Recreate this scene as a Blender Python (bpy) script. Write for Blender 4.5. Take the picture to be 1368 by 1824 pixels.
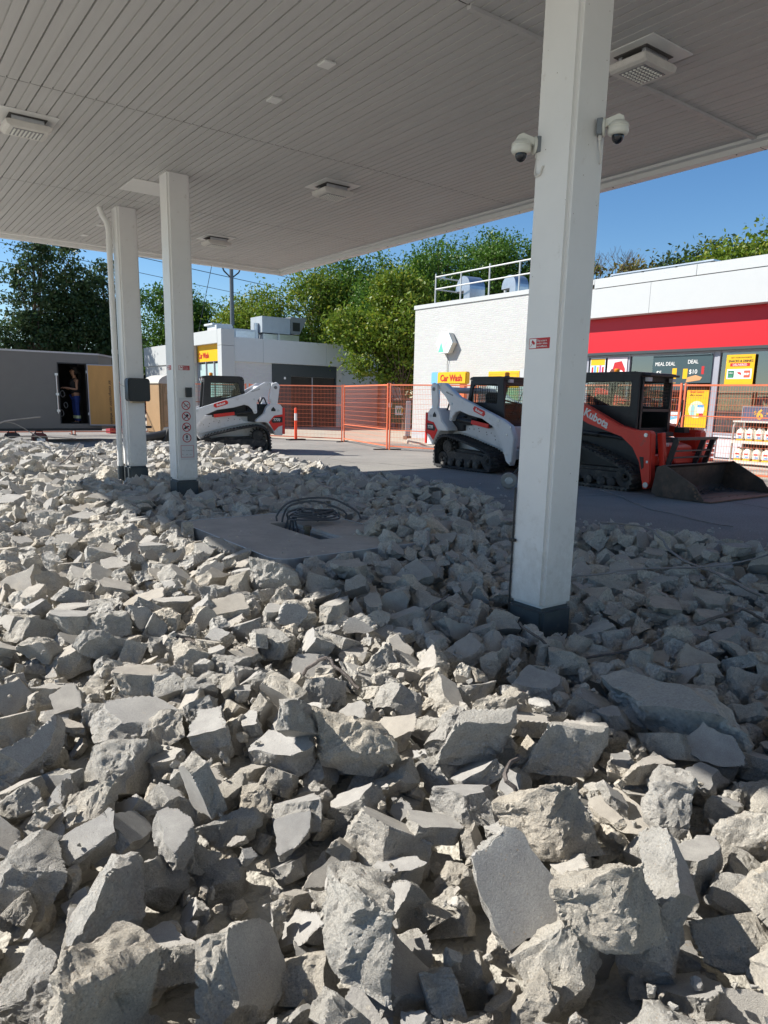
import bpy, bmesh, math, random
import numpy as np
from mathutils import Vector, Matrix, Euler, noise as mnoise
for o in list(bpy.data.objects): bpy.data.objects.remove(o)
SC = bpy.context.scene
COL = SC.collection
random.seed(7)
# ------------------------------------------------------------------ camera
RC = Matrix(((0.80665, 0.09968, -0.58255), (-0.59071, 0.17118, -0.78865), (0.02111, 0.98018, 0.19692)))
# re-orthogonalise
ax = RC.col[0].normalized(); az = ax.cross(RC.col[1]).normalized(); ay = az.cross(ax)
RC = Matrix((ax, ay, az)).transposed()
cam_d = bpy.data.cameras.new('camera')
cam = bpy.data.objects.new('camera', cam_d); COL.objects.link(cam)
CAMZ = 1.5
cam.matrix_world = Matrix.Translation((0, 0, CAMZ)) @ RC.to_4x4()
cam_d.sensor_fit = 'VERTICAL'; cam_d.sensor_height = 36; cam_d.sensor_width = 27
FPX = 1275.07
cam_d.lens = FPX / 1824 * 36
cam_d.shift_y = 58 / 1824
cam_d.clip_start = 0.05; cam_d.clip_end = 2000
SC.camera = cam
SC.render.resolution_x = 768; SC.render.resolution_y = 1024
def proj(p):
    c = RC.transposed() @ (Vector(p) - Vector((0, 0, CAMZ)))
    if c.z > -0.05: return (-9999, -9999, 1)
    return (684 + FPX * c.x / -c.z, 970 - FPX * c.y / -c.z, -c.z)
# ------------------------------------------------------------------ world and sun
SUNV = Vector((-0.9, 0.88, 1.0)).normalized()      # towards the sun
elev = math.asin(SUNV.z); az_ = math.atan2(SUNV.x, SUNV.y)
W = bpy.data.worlds.new('World'); SC.world = W; W.use_nodes = True
nt = W.node_tree; bg = nt.nodes['Background']
sky = nt.nodes.new('ShaderNodeTexSky'); sky.sky_type = 'NISHITA'; sky.sun_disc = False
sky.sun_elevation = elev; sky.sun_rotation = az_
sky.altitude = 600; sky.air_density = 1.0; sky.dust_density = 0.15; sky.ozone_density = 3.0
hs = nt.nodes.new('ShaderNodeHueSaturation'); hs.inputs['Saturation'].default_value = 1.2
nt.links.new(sky.outputs[0], hs.inputs['Color']); nt.links.new(hs.outputs[0], bg.inputs[0]); bg.inputs[1].default_value = 0.082
sd = bpy.data.lights.new('sun', 'SUN'); sd.energy = 5.0; sd.angle = math.radians(0.53); sd.color = (1.0, 0.95, 0.87)
so = bpy.data.objects.new('sun', sd); COL.objects.link(so)
so.rotation_euler = (-SUNV).to_track_quat('-Z', 'Y').to_euler(); so.location = (-20, 20, 25)
SC.view_settings.view_transform = 'Standard'; SC.view_settings.look = 'None'
SC.view_settings.gamma = 1; SC.view_settings.exposure = 0.8
SC.render.engine = 'CYCLES'
SC.cycles.max_bounces = 8; SC.cycles.diffuse_bounces = 5; SC.cycles.transparent_max_bounces = 16
# ------------------------------------------------------------------ materials
MATS = {}
def mat(name, col, rough=0.6, metal=0.0, var=0.0, vs=3.0, bump=0.0, bs=40.0, spec=0.5, dirt=None, ds=1.5, dt=0.55, alpha=None, stretch=None):
    if name in MATS: return MATS[name]
    m = bpy.data.materials.new(name); m.use_nodes = True; n = m.node_tree.nodes; l = m.node_tree.links
    b = n['Principled BSDF']
    c4 = (*col, 1)
    b.inputs['Base Color'].default_value = c4; b.inputs['Roughness'].default_value = rough
    b.inputs['Metallic'].default_value = metal; b.inputs['Specular IOR Level'].default_value = spec
    tc = n.new('ShaderNodeTexCoord'); src = tc.outputs['Object']
    if stretch:
        mp = n.new('ShaderNodeMapping'); mp.inputs['Scale'].default_value = stretch
        l.new(src, mp.inputs[0]); src = mp.outputs[0]
    out = None
    if var > 0:
        nz = n.new('ShaderNodeTexNoise'); nz.inputs['Scale'].default_value = vs; nz.inputs['Detail'].default_value = 8; nz.inputs['Roughness'].default_value = .65
        l.new(src, nz.inputs['Vector'])
        r = n.new('ShaderNodeValToRGB')
        r.color_ramp.elements[0].position = 0.25; r.color_ramp.elements[1].position = 0.75
        r.color_ramp.elements[0].color = (*[c * (1 - var) for c in col], 1); r.color_ramp.elements[1].color = (*[min(1, c * (1 + var)) for c in col], 1)
        l.new(nz.outputs['Fac'], r.inputs[0]); out = r.outputs[0]
    if dirt:
        nz = n.new('ShaderNodeTexNoise'); nz.inputs['Scale'].default_value = ds; nz.inputs['Detail'].default_value = 10; nz.inputs['Roughness'].default_value = .7
        l.new(src, nz.inputs['Vector'])
        r = n.new('ShaderNodeValToRGB'); r.color_ramp.elements[0].position = dt; r.color_ramp.elements[1].position = dt + .2
        l.new(nz.outputs['Fac'], r.inputs[0])
        mx = n.new('ShaderNodeMix'); mx.data_type = 'RGBA'
        l.new(r.outputs[0], mx.inputs[0]); mx.inputs[7].default_value = (*dirt, 1)
        if out: l.new(out, mx.inputs[6])
        else: mx.inputs[6].default_value = c4
        out = mx.outputs[2]
    if out: l.new(out, b.inputs['Base Color'])
    if bump > 0:
        nz = n.new('ShaderNodeTexNoise'); nz.inputs['Scale'].default_value = bs; nz.inputs['Detail'].default_value = 8
        l.new(src, nz.inputs['Vector'])
        bp = n.new('ShaderNodeBump'); bp.inputs['Strength'].default_value = bump; bp.inputs['Distance'].default_value = 0.02
        l.new(nz.outputs['Fac'], bp.inputs['Height']); l.new(bp.outputs[0], b.inputs['Normal'])
    if name == 'painted_steel_white':      # road dust splashed up the lower part of the steel
        b0 = b.inputs['Base Color'].links[0].from_socket; sp = n.new('ShaderNodeSeparateXYZ'); l.new(tc.outputs['Object'], sp.inputs[0])
        nz = n.new('ShaderNodeTexNoise'); nz.inputs['Scale'].default_value = 9; nz.inputs['Detail'].default_value = 10; nz.inputs['Roughness'].default_value = .75; l.new(tc.outputs['Object'], nz.inputs['Vector'])
        m1 = n.new('ShaderNodeMath'); m1.operation = 'MULTIPLY'; m1.inputs[1].default_value = .35; l.new(sp.outputs[2], m1.inputs[0])
        m2 = n.new('ShaderNodeMath'); m2.operation = 'SUBTRACT'; l.new(nz.outputs['Fac'], m2.inputs[0]); l.new(m1.outputs[0], m2.inputs[1])
        r = n.new('ShaderNodeValToRGB'); r.color_ramp.elements[0].position = .28; r.color_ramp.elements[1].position = .55; r.color_ramp.elements[1].color = (.42, .42, .42, 1); l.new(m2.outputs[0], r.inputs[0])
        mx = n.new('ShaderNodeMix'); mx.data_type = 'RGBA'; l.new(r.outputs[0], mx.inputs[0]); l.new(b0, mx.inputs[6]); mx.inputs[7].default_value = (.45, .42, .37, 1); l.new(mx.outputs[2], b.inputs['Base Color'])
        vo = n.new('ShaderNodeTexVoronoi'); vo.inputs['Scale'].default_value = 11; l.new(tc.outputs['Object'], vo.inputs['Vector']); lt = n.new('ShaderNodeMath'); lt.operation = 'LESS_THAN'; lt.inputs[1].default_value = .035; l.new(vo.outputs['Distance'], lt.inputs[0])
        mz = n.new('ShaderNodeMix'); mz.data_type = 'RGBA'; l.new(lt.outputs[0], mz.inputs[0]); l.new(mx.outputs[2], mz.inputs[6]); mz.inputs[7].default_value = (.22, .16, .12, 1); l.new(mz.outputs[2], b.inputs['Base Color'])
    MATS[name] = m; return m
def brick_mat(name, col, axis='x', rowh=0.068, bw=0.30, bump=0.38, mortar_dark=0.94):
    m = bpy.data.materials.new(name); m.use_nodes = True; n = m.node_tree.nodes; l = m.node_tree.links
    b = n['Principled BSDF']; b.inputs['Roughness'].default_value = .6
    tc = n.new('ShaderNodeTexCoord'); sp = n.new('ShaderNodeSeparateXYZ'); cb = n.new('ShaderNodeCombineXYZ')
    l.new(tc.outputs['Object'], sp.inputs[0])
    l.new(sp.outputs[1 if axis == 'x' else 0], cb.inputs[0]); l.new(sp.outputs[2], cb.inputs[1])
    bt = n.new('ShaderNodeTexBrick'); bt.inputs['Scale'].default_value = 1
    bt.inputs['Brick Width'].default_value = bw; bt.inputs['Row Height'].default_value = rowh; bt.inputs['Mortar Size'].default_value = 0.007; bt.inputs['Mortar Smooth'].default_value = .3
    bt.inputs['Color1'].default_value = (*col, 1); bt.inputs['Color2'].default_value = (*[c * .93 for c in col], 1); bt.inputs['Mortar'].default_value = (*[c * mortar_dark for c in col], 1)
    l.new(cb.outputs[0], bt.inputs['Vector']); 
    nz = n.new('ShaderNodeTexNoise'); nz.inputs['Scale'].default_value = 18; nz.inputs['Detail'].default_value = 6; l.new(cb.outputs[0], nz.inputs['Vector'])
    mx = n.new('ShaderNodeMix'); mx.data_type = 'RGBA'; mx.blend_type = 'MULTIPLY'; mx.inputs[0].default_value = .25
    l.new(bt.outputs['Color'], mx.inputs[6]); l.new(nz.outputs['Color'], mx.inputs[7]); l.new(mx.outputs[2], b.inputs['Base Color'])
    ma = n.new('ShaderNodeMath'); ma.operation = 'MULTIPLY'; ma.inputs[1].default_value = -1; l.new(bt.outputs['Fac'], ma.inputs[0])
    mb = n.new('ShaderNodeMath'); mb.operation = 'ADD'; l.new(ma.outputs[0], mb.inputs[0])
    m2 = n.new('ShaderNodeMath'); m2.operation = 'MULTIPLY'; m2.inputs[1].default_value = 1.3; l.new(nz.outputs['Fac'], m2.inputs[0]); l.new(m2.outputs[0], mb.inputs[1])
    bp = n.new('ShaderNodeBump'); bp.inputs['Strength'].default_value = bump; bp.inputs['Distance'].default_value = 0.02
    l.new(mb.outputs[0], bp.inputs['Height']); l.new(bp.outputs[0], b.inputs['Normal'])
    return m
def leaf_mat(name, cols):
    m = bpy.data.materials.new(name); m.use_nodes = True; n = m.node_tree.nodes; l = m.node_tree.links
    n.remove(n['Principled BSDF']); out = n['Material Output']
    g = n.new('ShaderNodeNewGeometry'); r = n.new('ShaderNodeValToRGB')
    r.color_ramp.interpolation = 'CONSTANT'
    for i, c in enumerate(cols):
        e = r.color_ramp.elements[i] if i < 2 else r.color_ramp.elements.new(0)
        e.position = i / len(cols); e.color = (*c, 1)
    l.new(g.outputs['Random Per Island'], r.inputs[0])
    d = n.new('ShaderNodeBsdfDiffuse'); t = n.new('ShaderNodeBsdfTranslucent'); gl = n.new('ShaderNodeBsdfGlossy'); gl.inputs['Roughness'].default_value = .45
    gl.inputs['Color'].default_value = (1, 1, 1, 1)
    for s in (d, t): l.new(r.outputs[0], s.inputs['Color'])
    a = n.new('ShaderNodeMixShader'); a.inputs[0].default_value = .35; l.new(d.outputs[0], a.inputs[1]); l.new(t.outputs[0], a.inputs[2])
    b = n.new('ShaderNodeMixShader'); b.inputs[0].default_value = .02; l.new(a.outputs[0], b.inputs[1]); l.new(gl.outputs[0], b.inputs[2])
    l.new(b.outputs[0], out.inputs[0]); return m
def glass_mat(name, tint=(.7, .8, .8), refl=.12, dark=0.0):
    m = bpy.data.materials.new(name); m.use_nodes = True; n = m.node_tree.nodes; l = m.node_tree.links
    n.remove(n['Principled BSDF']); out = n['Material Output']
    t = n.new('ShaderNodeBsdfTransparent'); t.inputs[0].default_value = (*tint, 1)
    g = n.new('ShaderNodeBsdfGlossy'); g.inputs['Roughness'].default_value = .02; g.inputs['Color'].default_value = (1, 1, 1, 1)
    fr = n.new('ShaderNodeFresnel'); fr.inputs[0].default_value = 1.5
    ad = n.new('ShaderNodeMath'); ad.operation = 'ADD'; ad.use_clamp = True; l.new(fr.outputs[0], ad.inputs[0]); ad.inputs[1].default_value = refl
    mx = n.new('ShaderNodeMixShader'); l.new(ad.outputs[0], mx.inputs[0]); l.new(t.outputs[0], mx.inputs[1]); l.new(g.outputs[0], mx.inputs[2])
    l.new(mx.outputs[0], out.inputs[0]); return m
WHITE = mat('painted_steel_white', (.76, .755, .735), .38, var=.05, vs=2, dirt=(.50, .46, .40), ds=6, dt=.60)
SOFF = mat('soffit_enamel', (.50, .492, .482), .5, var=.08, vs=1.6, stretch=(4.7, .12, 1), dirt=(.37, .355, .33), ds=2.2, dt=.62)
SOFFD = mat('soffit_joint', (.10, .095, .09), .8)
FASC = mat('fascia_white', (.72, .72, .70), .4, var=.03)
BAND = mat('charcoal_paint', (.045, .058, .065), .5, var=.15, vs=9, dirt=(.16, .15, .14), ds=14, dt=.6)
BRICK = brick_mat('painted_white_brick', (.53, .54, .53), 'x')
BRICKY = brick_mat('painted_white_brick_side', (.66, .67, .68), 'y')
PANEL = mat('white_panel', (.47, .49, .49), .45, var=.02)
GPANEL = mat('grey_panel', (.52, .56, .58), .45, var=.03)
RED = mat('red_band', (.55, .002, .012), .4, var=.03)
CHAR = mat('charcoal_door', (.028, .040, .048), .5)
STEEL = mat('galvanised', (.55, .57, .60), .32, metal=.85, var=.12, vs=6)
ALU = mat('aluminium_frame', (.34, .35, .40), .45, metal=.3, var=.08)
BLACK = mat('black_plastic', (.014, .014, .016), .35)
BLKM = mat('black_steel', (.020, .021, .023), .5, var=.3, vs=8, bump=.1)
RUBB = mat('track_rubber', (.030, .031, .034), .85, var=.5, vs=7, bump=.4, bs=30, dirt=(.16, .15, .13), ds=5, dt=.55)
RUBD = mat('dusty_rubber', (.045, .045, .045), .9, var=.4, vs=7, bump=.3, dirt=(.14, .13, .11), ds=4, dt=.45)
UND = mat('dusty_iron', (.045, .045, .047), .7, metal=.2, var=.4, vs=9, dirt=(.16, .15, .13), ds=6, dt=.5)
LWHT = mat('loader_white', (.70, .71, .73), .38, var=.06, dirt=(.42, .39, .34), ds=4, dt=.58)
LRED = mat('loader_red', (.74, .040, .020), .38, var=.08, dirt=(.22, .10, .07), ds=3, dt=.62)
TRED = mat('trim_red', (.70, .020, .015), .35)
ORNG = mat('fence_orange', (.70, .18, .085), .5, var=.1)
ORNB = mat('bollard_orange', (.95, .08, .02), .5)
YEL = mat('sign_yellow', (.78, .42, .006), .4, var=.04)
BLUE = mat('sign_blue', (.10, .33, .66), .4)
CONC = mat('apron_concrete', (.44, .38, .30), .9, var=.15, vs=.7, bump=.2, dirt=(.26, .23, .20), ds=.9, dt=.55)
KERB = mat('kerb_concrete', (.42, .38, .32), .9, var=.15, vs=2, bump=.2)
TRAIL = mat('trailer_grey', (.150, .140, .132), .42, metal=.15, var=.05)
PLY = mat('plywood', (.52, .27, .08), .6, var=.14, vs=4, stretch=(1, 1, .2))
TAN = mat('potty_tan', (.38, .24, .12), .5, var=.1)
GRN = mat('bin_green', (.012, .10, .04), .5, var=.15)
SKIN = mat('skin', (.42, .22, .14), .6)
LENS = mat('smoked_dome', (.012, .014, .02), .06)
CABG = glass_mat('cab_glass', (.62, .74, .72), .0)
SHOPG = glass_mat('shop_glass', (.62, .70, .72), .16)
WINB = mat('window_blind', (.42, .55, .55), .2, var=.1)
RUST = mat('bucket_steel', (.080, .062, .052), .55, metal=.35, var=.4, vs=5, bump=.15, dirt=(.19, .12, .085), ds=3, dt=.5)
RUSTE = mat('worn_edge', (.17, .105, .075), .6, metal=.3, var=.3, vs=7)
BARK = mat('bark', (.10, .075, .055), .95, var=.4, vs=9, bump=.5)
AMB = mat('amber_lens', (.95, .30, .01), .3)
WHT = mat('print_white', (.82, .82, .80), .5)
PRED = mat('print_red', (.45, .008, .012), .5)
PBLK = mat('print_black', (.02, .02, .02), .5)
DUST = mat('dusty_slab', (.40, .37, .34), .95, var=.2, vs=3, bump=.5, bs=60, dirt=(.24, .22, .20), ds=14, dt=.58)
CABLE = mat('cable_grey', (.085, .088, .095), .6)
REBAR = mat('rebar', (.16, .14, .13), .6, metal=.5, var=.4, vs=30, bump=.5, bs=200)
WIRE = mat('power_line', (.05, .05, .06), .6)
DARKIN = mat('interior_dark', (.03, .028, .03), .8)
# ------------------------------------------------------------------ mesh helpers
def link(o, parent=None):
    COL.objects.link(o)
    if parent: o.parent = parent
    return o
def tag(o, label=None, cat=None, group=None, kind=None):
    if label: o['label'] = label
    if cat: o['category'] = cat
    if group: o['group'] = group
    if kind: o['kind'] = kind
    return o
def thing(name, label, cat, loc=(0, 0, 0), rz=0, group=None):
    o = bpy.data.objects.new(name, None); o.empty_display_size = .2; link(o)
    o.location = loc; o.rotation_euler = (0, 0, rz); return tag(o, label, cat, group)
class MB:
    def __init__(s): s.v = []; s.f = []; s.m = []
    def add(s, vs, fs, mi=0):
        k = len(s.v); s.v += [tuple(v) for v in vs]; s.f += [tuple(i + k for i in f) for f in fs]; s.m += [mi] * len(fs); return s
    def box(s, x0, x1, y0, y1, z0, z1, mi=0, M=None):
        v = [(x, y, z) for z in (z0, z1) for x, y in ((x0, y0), (x1, y0), (x1, y1), (x0, y1))]
        if M is not None: v = [tuple(M @ Vector(p)) for p in v]
        return s.add(v, [(3, 2, 1, 0), (4, 5, 6, 7), (0, 1, 5, 4), (1, 2, 6, 5), (2, 3, 7, 6), (3, 0, 4, 7)], mi)
    def bar(s, p, q, w, h=None, mi=0, up=(0, 0, 1)):
        h = h or w; p = Vector(p); q = Vector(q); d = (q - p); L = d.length; d.normalize()
        u = Vector(up)
        if abs(d.dot(u)) > .98: u = Vector((1, 0, 0))
        sx = d.cross(u).normalized(); sy = sx.cross(d)
        M = Matrix((d, sx, sy)).transposed().to_4x4(); M.translation = p
        return s.box(0, L, -w / 2, w / 2, -h / 2, h / 2, mi, M)
    def prism(s, poly, a, b, axis='y', mi=0):
        n = len(poly)
        def P(u, w, t): return (u, t, w) if axis == 'y' else ((t, u, w) if axis == 'x' else (u, w, t))
        area = sum(poly[i][0] * poly[(i + 1) % n][1] - poly[(i + 1) % n][0] * poly[i][1] for i in range(n))
        flip = (area > 0) == (axis == 'y')
        pl = poly[::-1] if flip else poly
        v = [P(u, w, a) for u, w in pl] + [P(u, w, b) for u, w in pl]
        if b < a: v = v[n:] + v[:n]
        fs = [tuple(range(n))[::-1], tuple(range(n, 2 * n))] + [(i, (i + 1) % n, n + (i + 1) % n, n + i) for i in range(n)]
        return s.add(v, fs, mi)
    def tube(s, pts, r, n=6, mi=0, r2=None, cap=True):
        pts = [Vector(p) for p in pts]; N = len(pts); vs = []; prev = None
        for i, p in enumerate(pts):
            d = (pts[min(i + 1, N - 1)] - pts[max(i - 1, 0)]).normalized()
            if prev is None:
                u = Vector((0, 0, 1)) if abs(d.z) < .9 else Vector((1, 0, 0)); sx = d.cross(u).normalized()
            else: sx = (prev - d * prev.dot(d)).normalized()
            prev = sx; sy = d.cross(sx)
            rr = r if r2 is None else r + (r2 - r) * i / max(1, N - 1)
            for k in range(n):
                a = 2 * math.pi * k / n; vs.append(p + sx * rr * math.cos(a) + sy * rr * math.sin(a))
        fs = [(i * n + k, i * n + (k + 1) % n, (i + 1) * n + (k + 1) % n, (i + 1) * n + k) for i in range(N - 1) for k in range(n)]
        if cap: fs += [tuple(range(n))[::-1], tuple((N - 1) * n + k for k in range(n))]
        return s.add(vs, fs, mi)
    def cyl(s, p, q, r, n=16, mi=0, r2=None): return s.tube([p, q], r, n, mi, r2)
    def lathe(s, prof, c, n=20, axis='z', mi=0):
        vs = []; c = Vector(c)
        for r, h in prof:
            for k in range(n):
                a = 2 * math.pi * k / n; x, y = r * math.cos(a), r * math.sin(a)
                vs.append(c + (Vector((x, y, h)) if axis == 'z' else (Vector((x, h, y)) if axis == 'y' else Vector((h, x, y)))))
        N = len(prof)
        fs = [(i * n + k, i * n + (k + 1) % n, (i + 1) * n + (k + 1) % n, (i + 1) * n + k) for i in range(N - 1) for k in range(n)]
        fs += [tuple(range(n))[::-1], tuple((N - 1) * n + k for k in range(n))]
        return s.add(vs, fs, mi)
    def build(s, name, mats, parent=None, bevel=0, smooth=False, seg=1, angle=35):
        me = bpy.data.meshes.new(name); me.from_pydata(s.v, [], s.f)
        ms = mats if isinstance(mats, (list, tuple)) else [mats]
        for m in ms: me.materials.append(m)
        if len(ms) > 1: me.polygons.foreach_set('material_index', s.m)
        bm = bmesh.new(); bm.from_mesh(me)
        bmesh.ops.recalc_face_normals(bm, faces=bm.faces)
        if bevel:
            es = [e for e in bm.edges if len(e.link_faces) == 2 and e.calc_face_angle(0) > math.radians(30)]
            bmesh.ops.bevel(bm, geom=es, offset=bevel, segments=seg, affect='EDGES', clamp_overlap=True)
        bm.to_mesh(me); bm.free()
        if smooth:
            me.shade_smooth()
            try: me.set_sharp_from_angle(angle=math.radians(angle))
            except Exception: pass
        return link(bpy.data.objects.new(name, me), parent)
def text(body, size, loc, u, v, m, parent, name='lettering', depth=.002, align='LEFT', sx=1.0, bold=0.0, shear=0.0):
    c = bpy.data.curves.new('t', 'FONT'); c.body = body; c.size = size; c.align_x = align; c.extrude = depth; c.resolution_u = 3; c.offset = bold; c.shear = shear
    o = bpy.data.objects.new('t', c); COL.objects.link(o)
    dg = bpy.context.evaluated_depsgraph_get(); me = bpy.data.meshes.new_from_object(o.evaluated_get(dg))
    bpy.data.objects.remove(o); me.materials.clear(); me.materials.append(m)
    u = Vector(u).normalized(); v = Vector(v).normalized(); w = u.cross(v)
    M = Matrix((u * sx, v, w)).transposed().to_4x4(); M.translation = Vector(loc)
    me.transform(M); ob = bpy.data.objects.new(name, me); return link(ob, parent)
def copy_tree(o, parent=None):
    c = o.copy(); COL.objects.link(c); c.parent = parent
    for ch in list(o.children): copy_tree(ch, c)
    return c
def circle(cx, cz, r, n=20, a0=0, a1=360):
    return [(cx + r * math.cos(math.radians(a0 + (a1 - a0) * i / n)), cz + r * math.sin(math.radians(a0 + (a1 - a0) * i / n))) for i in range(n if a1 - a0 == 360 else n + 1)]
def ring_prism(mb, outer, inner, a, b, axis='y', mi=0):
    n = len(outer)
    def P(u, w, t): return (u, t, w) if axis == 'y' else ((t, u, w) if axis == 'x' else (u, w, t))
    v = [P(*p, a) for p in outer] + [P(*p, b) for p in outer] + [P(*p, a) for p in inner] + [P(*p, b) for p in inner]
    fs = []
    for i in range(n):
        j = (i + 1) % n
        fs += [(i, j, n + j, n + i), (2 * n + i, 3 * n + i, 3 * n + j, 2 * n + j), (i, 2 * n + i, 2 * n + j, j), (n + i, n + j, 3 * n + j, 3 * n + i)]
    mb.add(v, fs, mi)
def resample(poly, step):
    pts = [Vector(p) for p in poly]; out = []; N = len(pts)
    L = sum((pts[(i + 1) % N] - pts[i]).length for i in range(N)); k = int(L / step); st = L / k
    i = 0; acc = 0; pos = 0
    for j in range(k):
        t = j * st
        while acc + (pts[(i + 1) % N] - pts[i]).length < t: acc += (pts[(i + 1) % N] - pts[i]).length; i += 1
        e = pts[(i + 1) % N] - pts[i]; out.append((pts[i] + e * ((t - acc) / e.length), e.normalized()))
    return out
def chaikin(poly, it=2):
    for _ in range(it):
        q = []
        for i in range(len(poly)):
            a, b = poly[i], poly[(i + 1) % len(poly)]
            q += [(a[0] * .75 + b[0] * .25, a[1] * .75 + b[1] * .25), (a[0] * .25 + b[0] * .75, a[1] * .25 + b[1] * .75)]
        poly = q
    return poly
# ------------------------------------------------------------------ ground, lot, apron
RUB = [(8.0, -14), (7.9, 2.5), (7.55, 3.4), (7.5, 4.7), (7.0, 5.4), (6.95, 6.7), (8.1, 8.3), (8.35, 11), (8.1, 12.2), (8.3, 14.4), (8.3, 16.2), (7.95, 20), (6.0, 20.7), (4.9, 20.6), (3.2, 22.3), (0, 23), (-12, 23), (-12, -14)]
def inside(x, y, poly):
    c = False; n = len(poly); j = n - 1
    for i in range(n):
        xi, yi = poly[i]; xj, yj = poly[j]
        if (yi > y) != (yj > y) and x < (xj - xi) * (y - yi) / (yj - yi) + xi: c = not c
        j = i
    return c
def edge_dist(x, y, poly):
    best = 9e9; n = len(poly)
    for i in range(n):
        a = poly[i]; b = poly[(i + 1) % n]; dx, dy = b[0] - a[0], b[1] - a[1]
        t = max(0, min(1, ((x - a[0]) * dx + (y - a[1]) * dy) / (dx * dx + dy * dy)))
        best = min(best, math.hypot(x - a[0] - t * dx, y - a[1] - t * dy))
    return best
RUBE = []
for (xa, ya), (xb, yb) in zip(RUB[:15], RUB[1:16]):
    k_ = max(1, int(math.hypot(xb - xa, yb - ya) / .35))
    RUBE += [(xa + (xb - xa) * t / k_, ya + (yb - ya) * t / k_) for t in range(k_)]
RUBE.append(RUB[15])
mb = MB()
out = [(-400, -14.0), (-400, 500), (500, 500), (500, -300), (8.0, -300)]
poly = [(-400, 23.001)] + out[1:] + [(x + .05 * math.sin(i * 5.1), y) for i, (x, y) in enumerate(RUBE)] + [(-12, 23)]
n = len(poly)
bm = bmesh.new(); vs = [bm.verts.new((x, y, 0)) for x, y in poly]; f = bm.faces.new(vs)
be = list(bm.edges); bmesh.ops.triangulate(bm, faces=[f], ngon_method='EAR_CLIP')
ex = bmesh.ops.extrude_edge_only(bm, edges=be)
for v in ex['geom']:
    if isinstance(v, bmesh.types.BMVert): v.co.z = -.4
bmesh.ops.recalc_face_normals(bm, faces=bm.faces)
me = bpy.data.meshes.new('asphalt'); bm.to_mesh(me); bm.free()
def asphalt_mat():
    m = bpy.data.materials.new('old_asphalt'); m.use_nodes = True; n = m.node_tree.nodes; l = m.node_tree.links
    b = n['Principled BSDF']; b.inputs['Roughness'].default_value = .9
    tc = n.new('ShaderNodeTexCoord')
    def nz(s, d=8, r=.6):
        x = n.new('ShaderNodeTexNoise'); x.inputs['Scale'].default_value = s; x.inputs['Detail'].default_value = d; x.inputs['Roughness'].default_value = r; l.new(tc.outputs['Object'], x.inputs['Vector']); return x
    a = nz(.35, 10, .65); r = n.new('ShaderNodeValToRGB'); r.color_ramp.elements[0].position = .3; r.color_ramp.elements[1].position = .7
    r.color_ramp.elements[0].color = (.20, .19, .175, 1); r.color_ramp.elements[1].color = (.31, .295, .265, 1); l.new(a.outputs['Fac'], r.inputs[0])
    g = nz(45, 4, .8); r2 = n.new('ShaderNodeValToRGB'); r2.color_ramp.elements[0].position = .35; r2.color_ramp.elements[1].position = .65
    r2.color_ramp.elements[0].color = (.62, .62, .62, 1); r2.color_ramp.elements[1].color = (1.2, 1.2, 1.2, 1); l.new(g.outputs['Fac'], r2.inputs[0])
    mx = n.new('ShaderNodeMix'); mx.data_type = 'RGBA'; mx.blend_type = 'MULTIPLY'; mx.inputs[0].default_value = 1; l.new(r.outputs[0], mx.inputs[6]); l.new(r2.outputs[0], mx.inputs[7])
    # cracks and tar lines
    v = n.new('ShaderNodeTexVoronoi'); v.feature = 'DISTANCE_TO_EDGE'; v.inputs['Scale'].default_value = .28
    w = nz(1.2, 6); ad = n.new('ShaderNodeMix'); ad.data_type = 'VECTOR'; ad.inputs[0].default_value = .22
    l.new(tc.outputs['Object'], ad.inputs[4]); l.new(w.outputs['Color'], ad.inputs[5]); l.new(ad.outputs[1], v.inputs['Vector'])
    r3 = n.new('ShaderNodeValToRGB'); r3.color_ramp.elements[0].position = .0; r3.color_ramp.elements[1].position = .006; r3.color_ramp.elements[0].color = (.3, .3, .3, 1); r3.color_ramp.elements[1].color = (1, 1, 1, 1); l.new(v.outputs['Distance'], r3.inputs[0])
    m2 = n.new('ShaderNodeMix'); m2.data_type = 'RGBA'; m2.blend_type = 'MULTIPLY'; m2.inputs[0].default_value = .8; l.new(mx.outputs[2], m2.inputs[6]); l.new(r3.outputs[0], m2.inputs[7])
    # pale dust
    dd = nz(.9, 12, .75); r4 = n.new('ShaderNodeValToRGB'); r4.color_ramp.elements[0].position = .52; r4.color_ramp.elements[1].position = .72; r4.color_ramp.elements[1].color = (.6, .6, .6, 1); l.new(dd.outputs['Fac'], r4.inputs[0])
    m3 = n.new('ShaderNodeMix'); m3.data_type = 'RGBA'; l.new(r4.outputs[0], m3.inputs[0]); l.new(m2.outputs[2], m3.inputs[6]); m3.inputs[7].default_value = (.33, .31, .27, 1)
    l.new(m3.outputs[2], b.inputs['Base Color'])
    bp = n.new('ShaderNodeBump'); bp.inputs['Strength'].default_value = .5; bp.inputs['Distance'].default_value = .01; l.new(g.outputs['Fac'], bp.inputs['Height']); l.new(bp.outputs[0], b.inputs['Normal'])
    return m
me.materials.append(asphalt_mat()); tag(link(bpy.data.objects.new('asphalt', me)), kind='structure')
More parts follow.
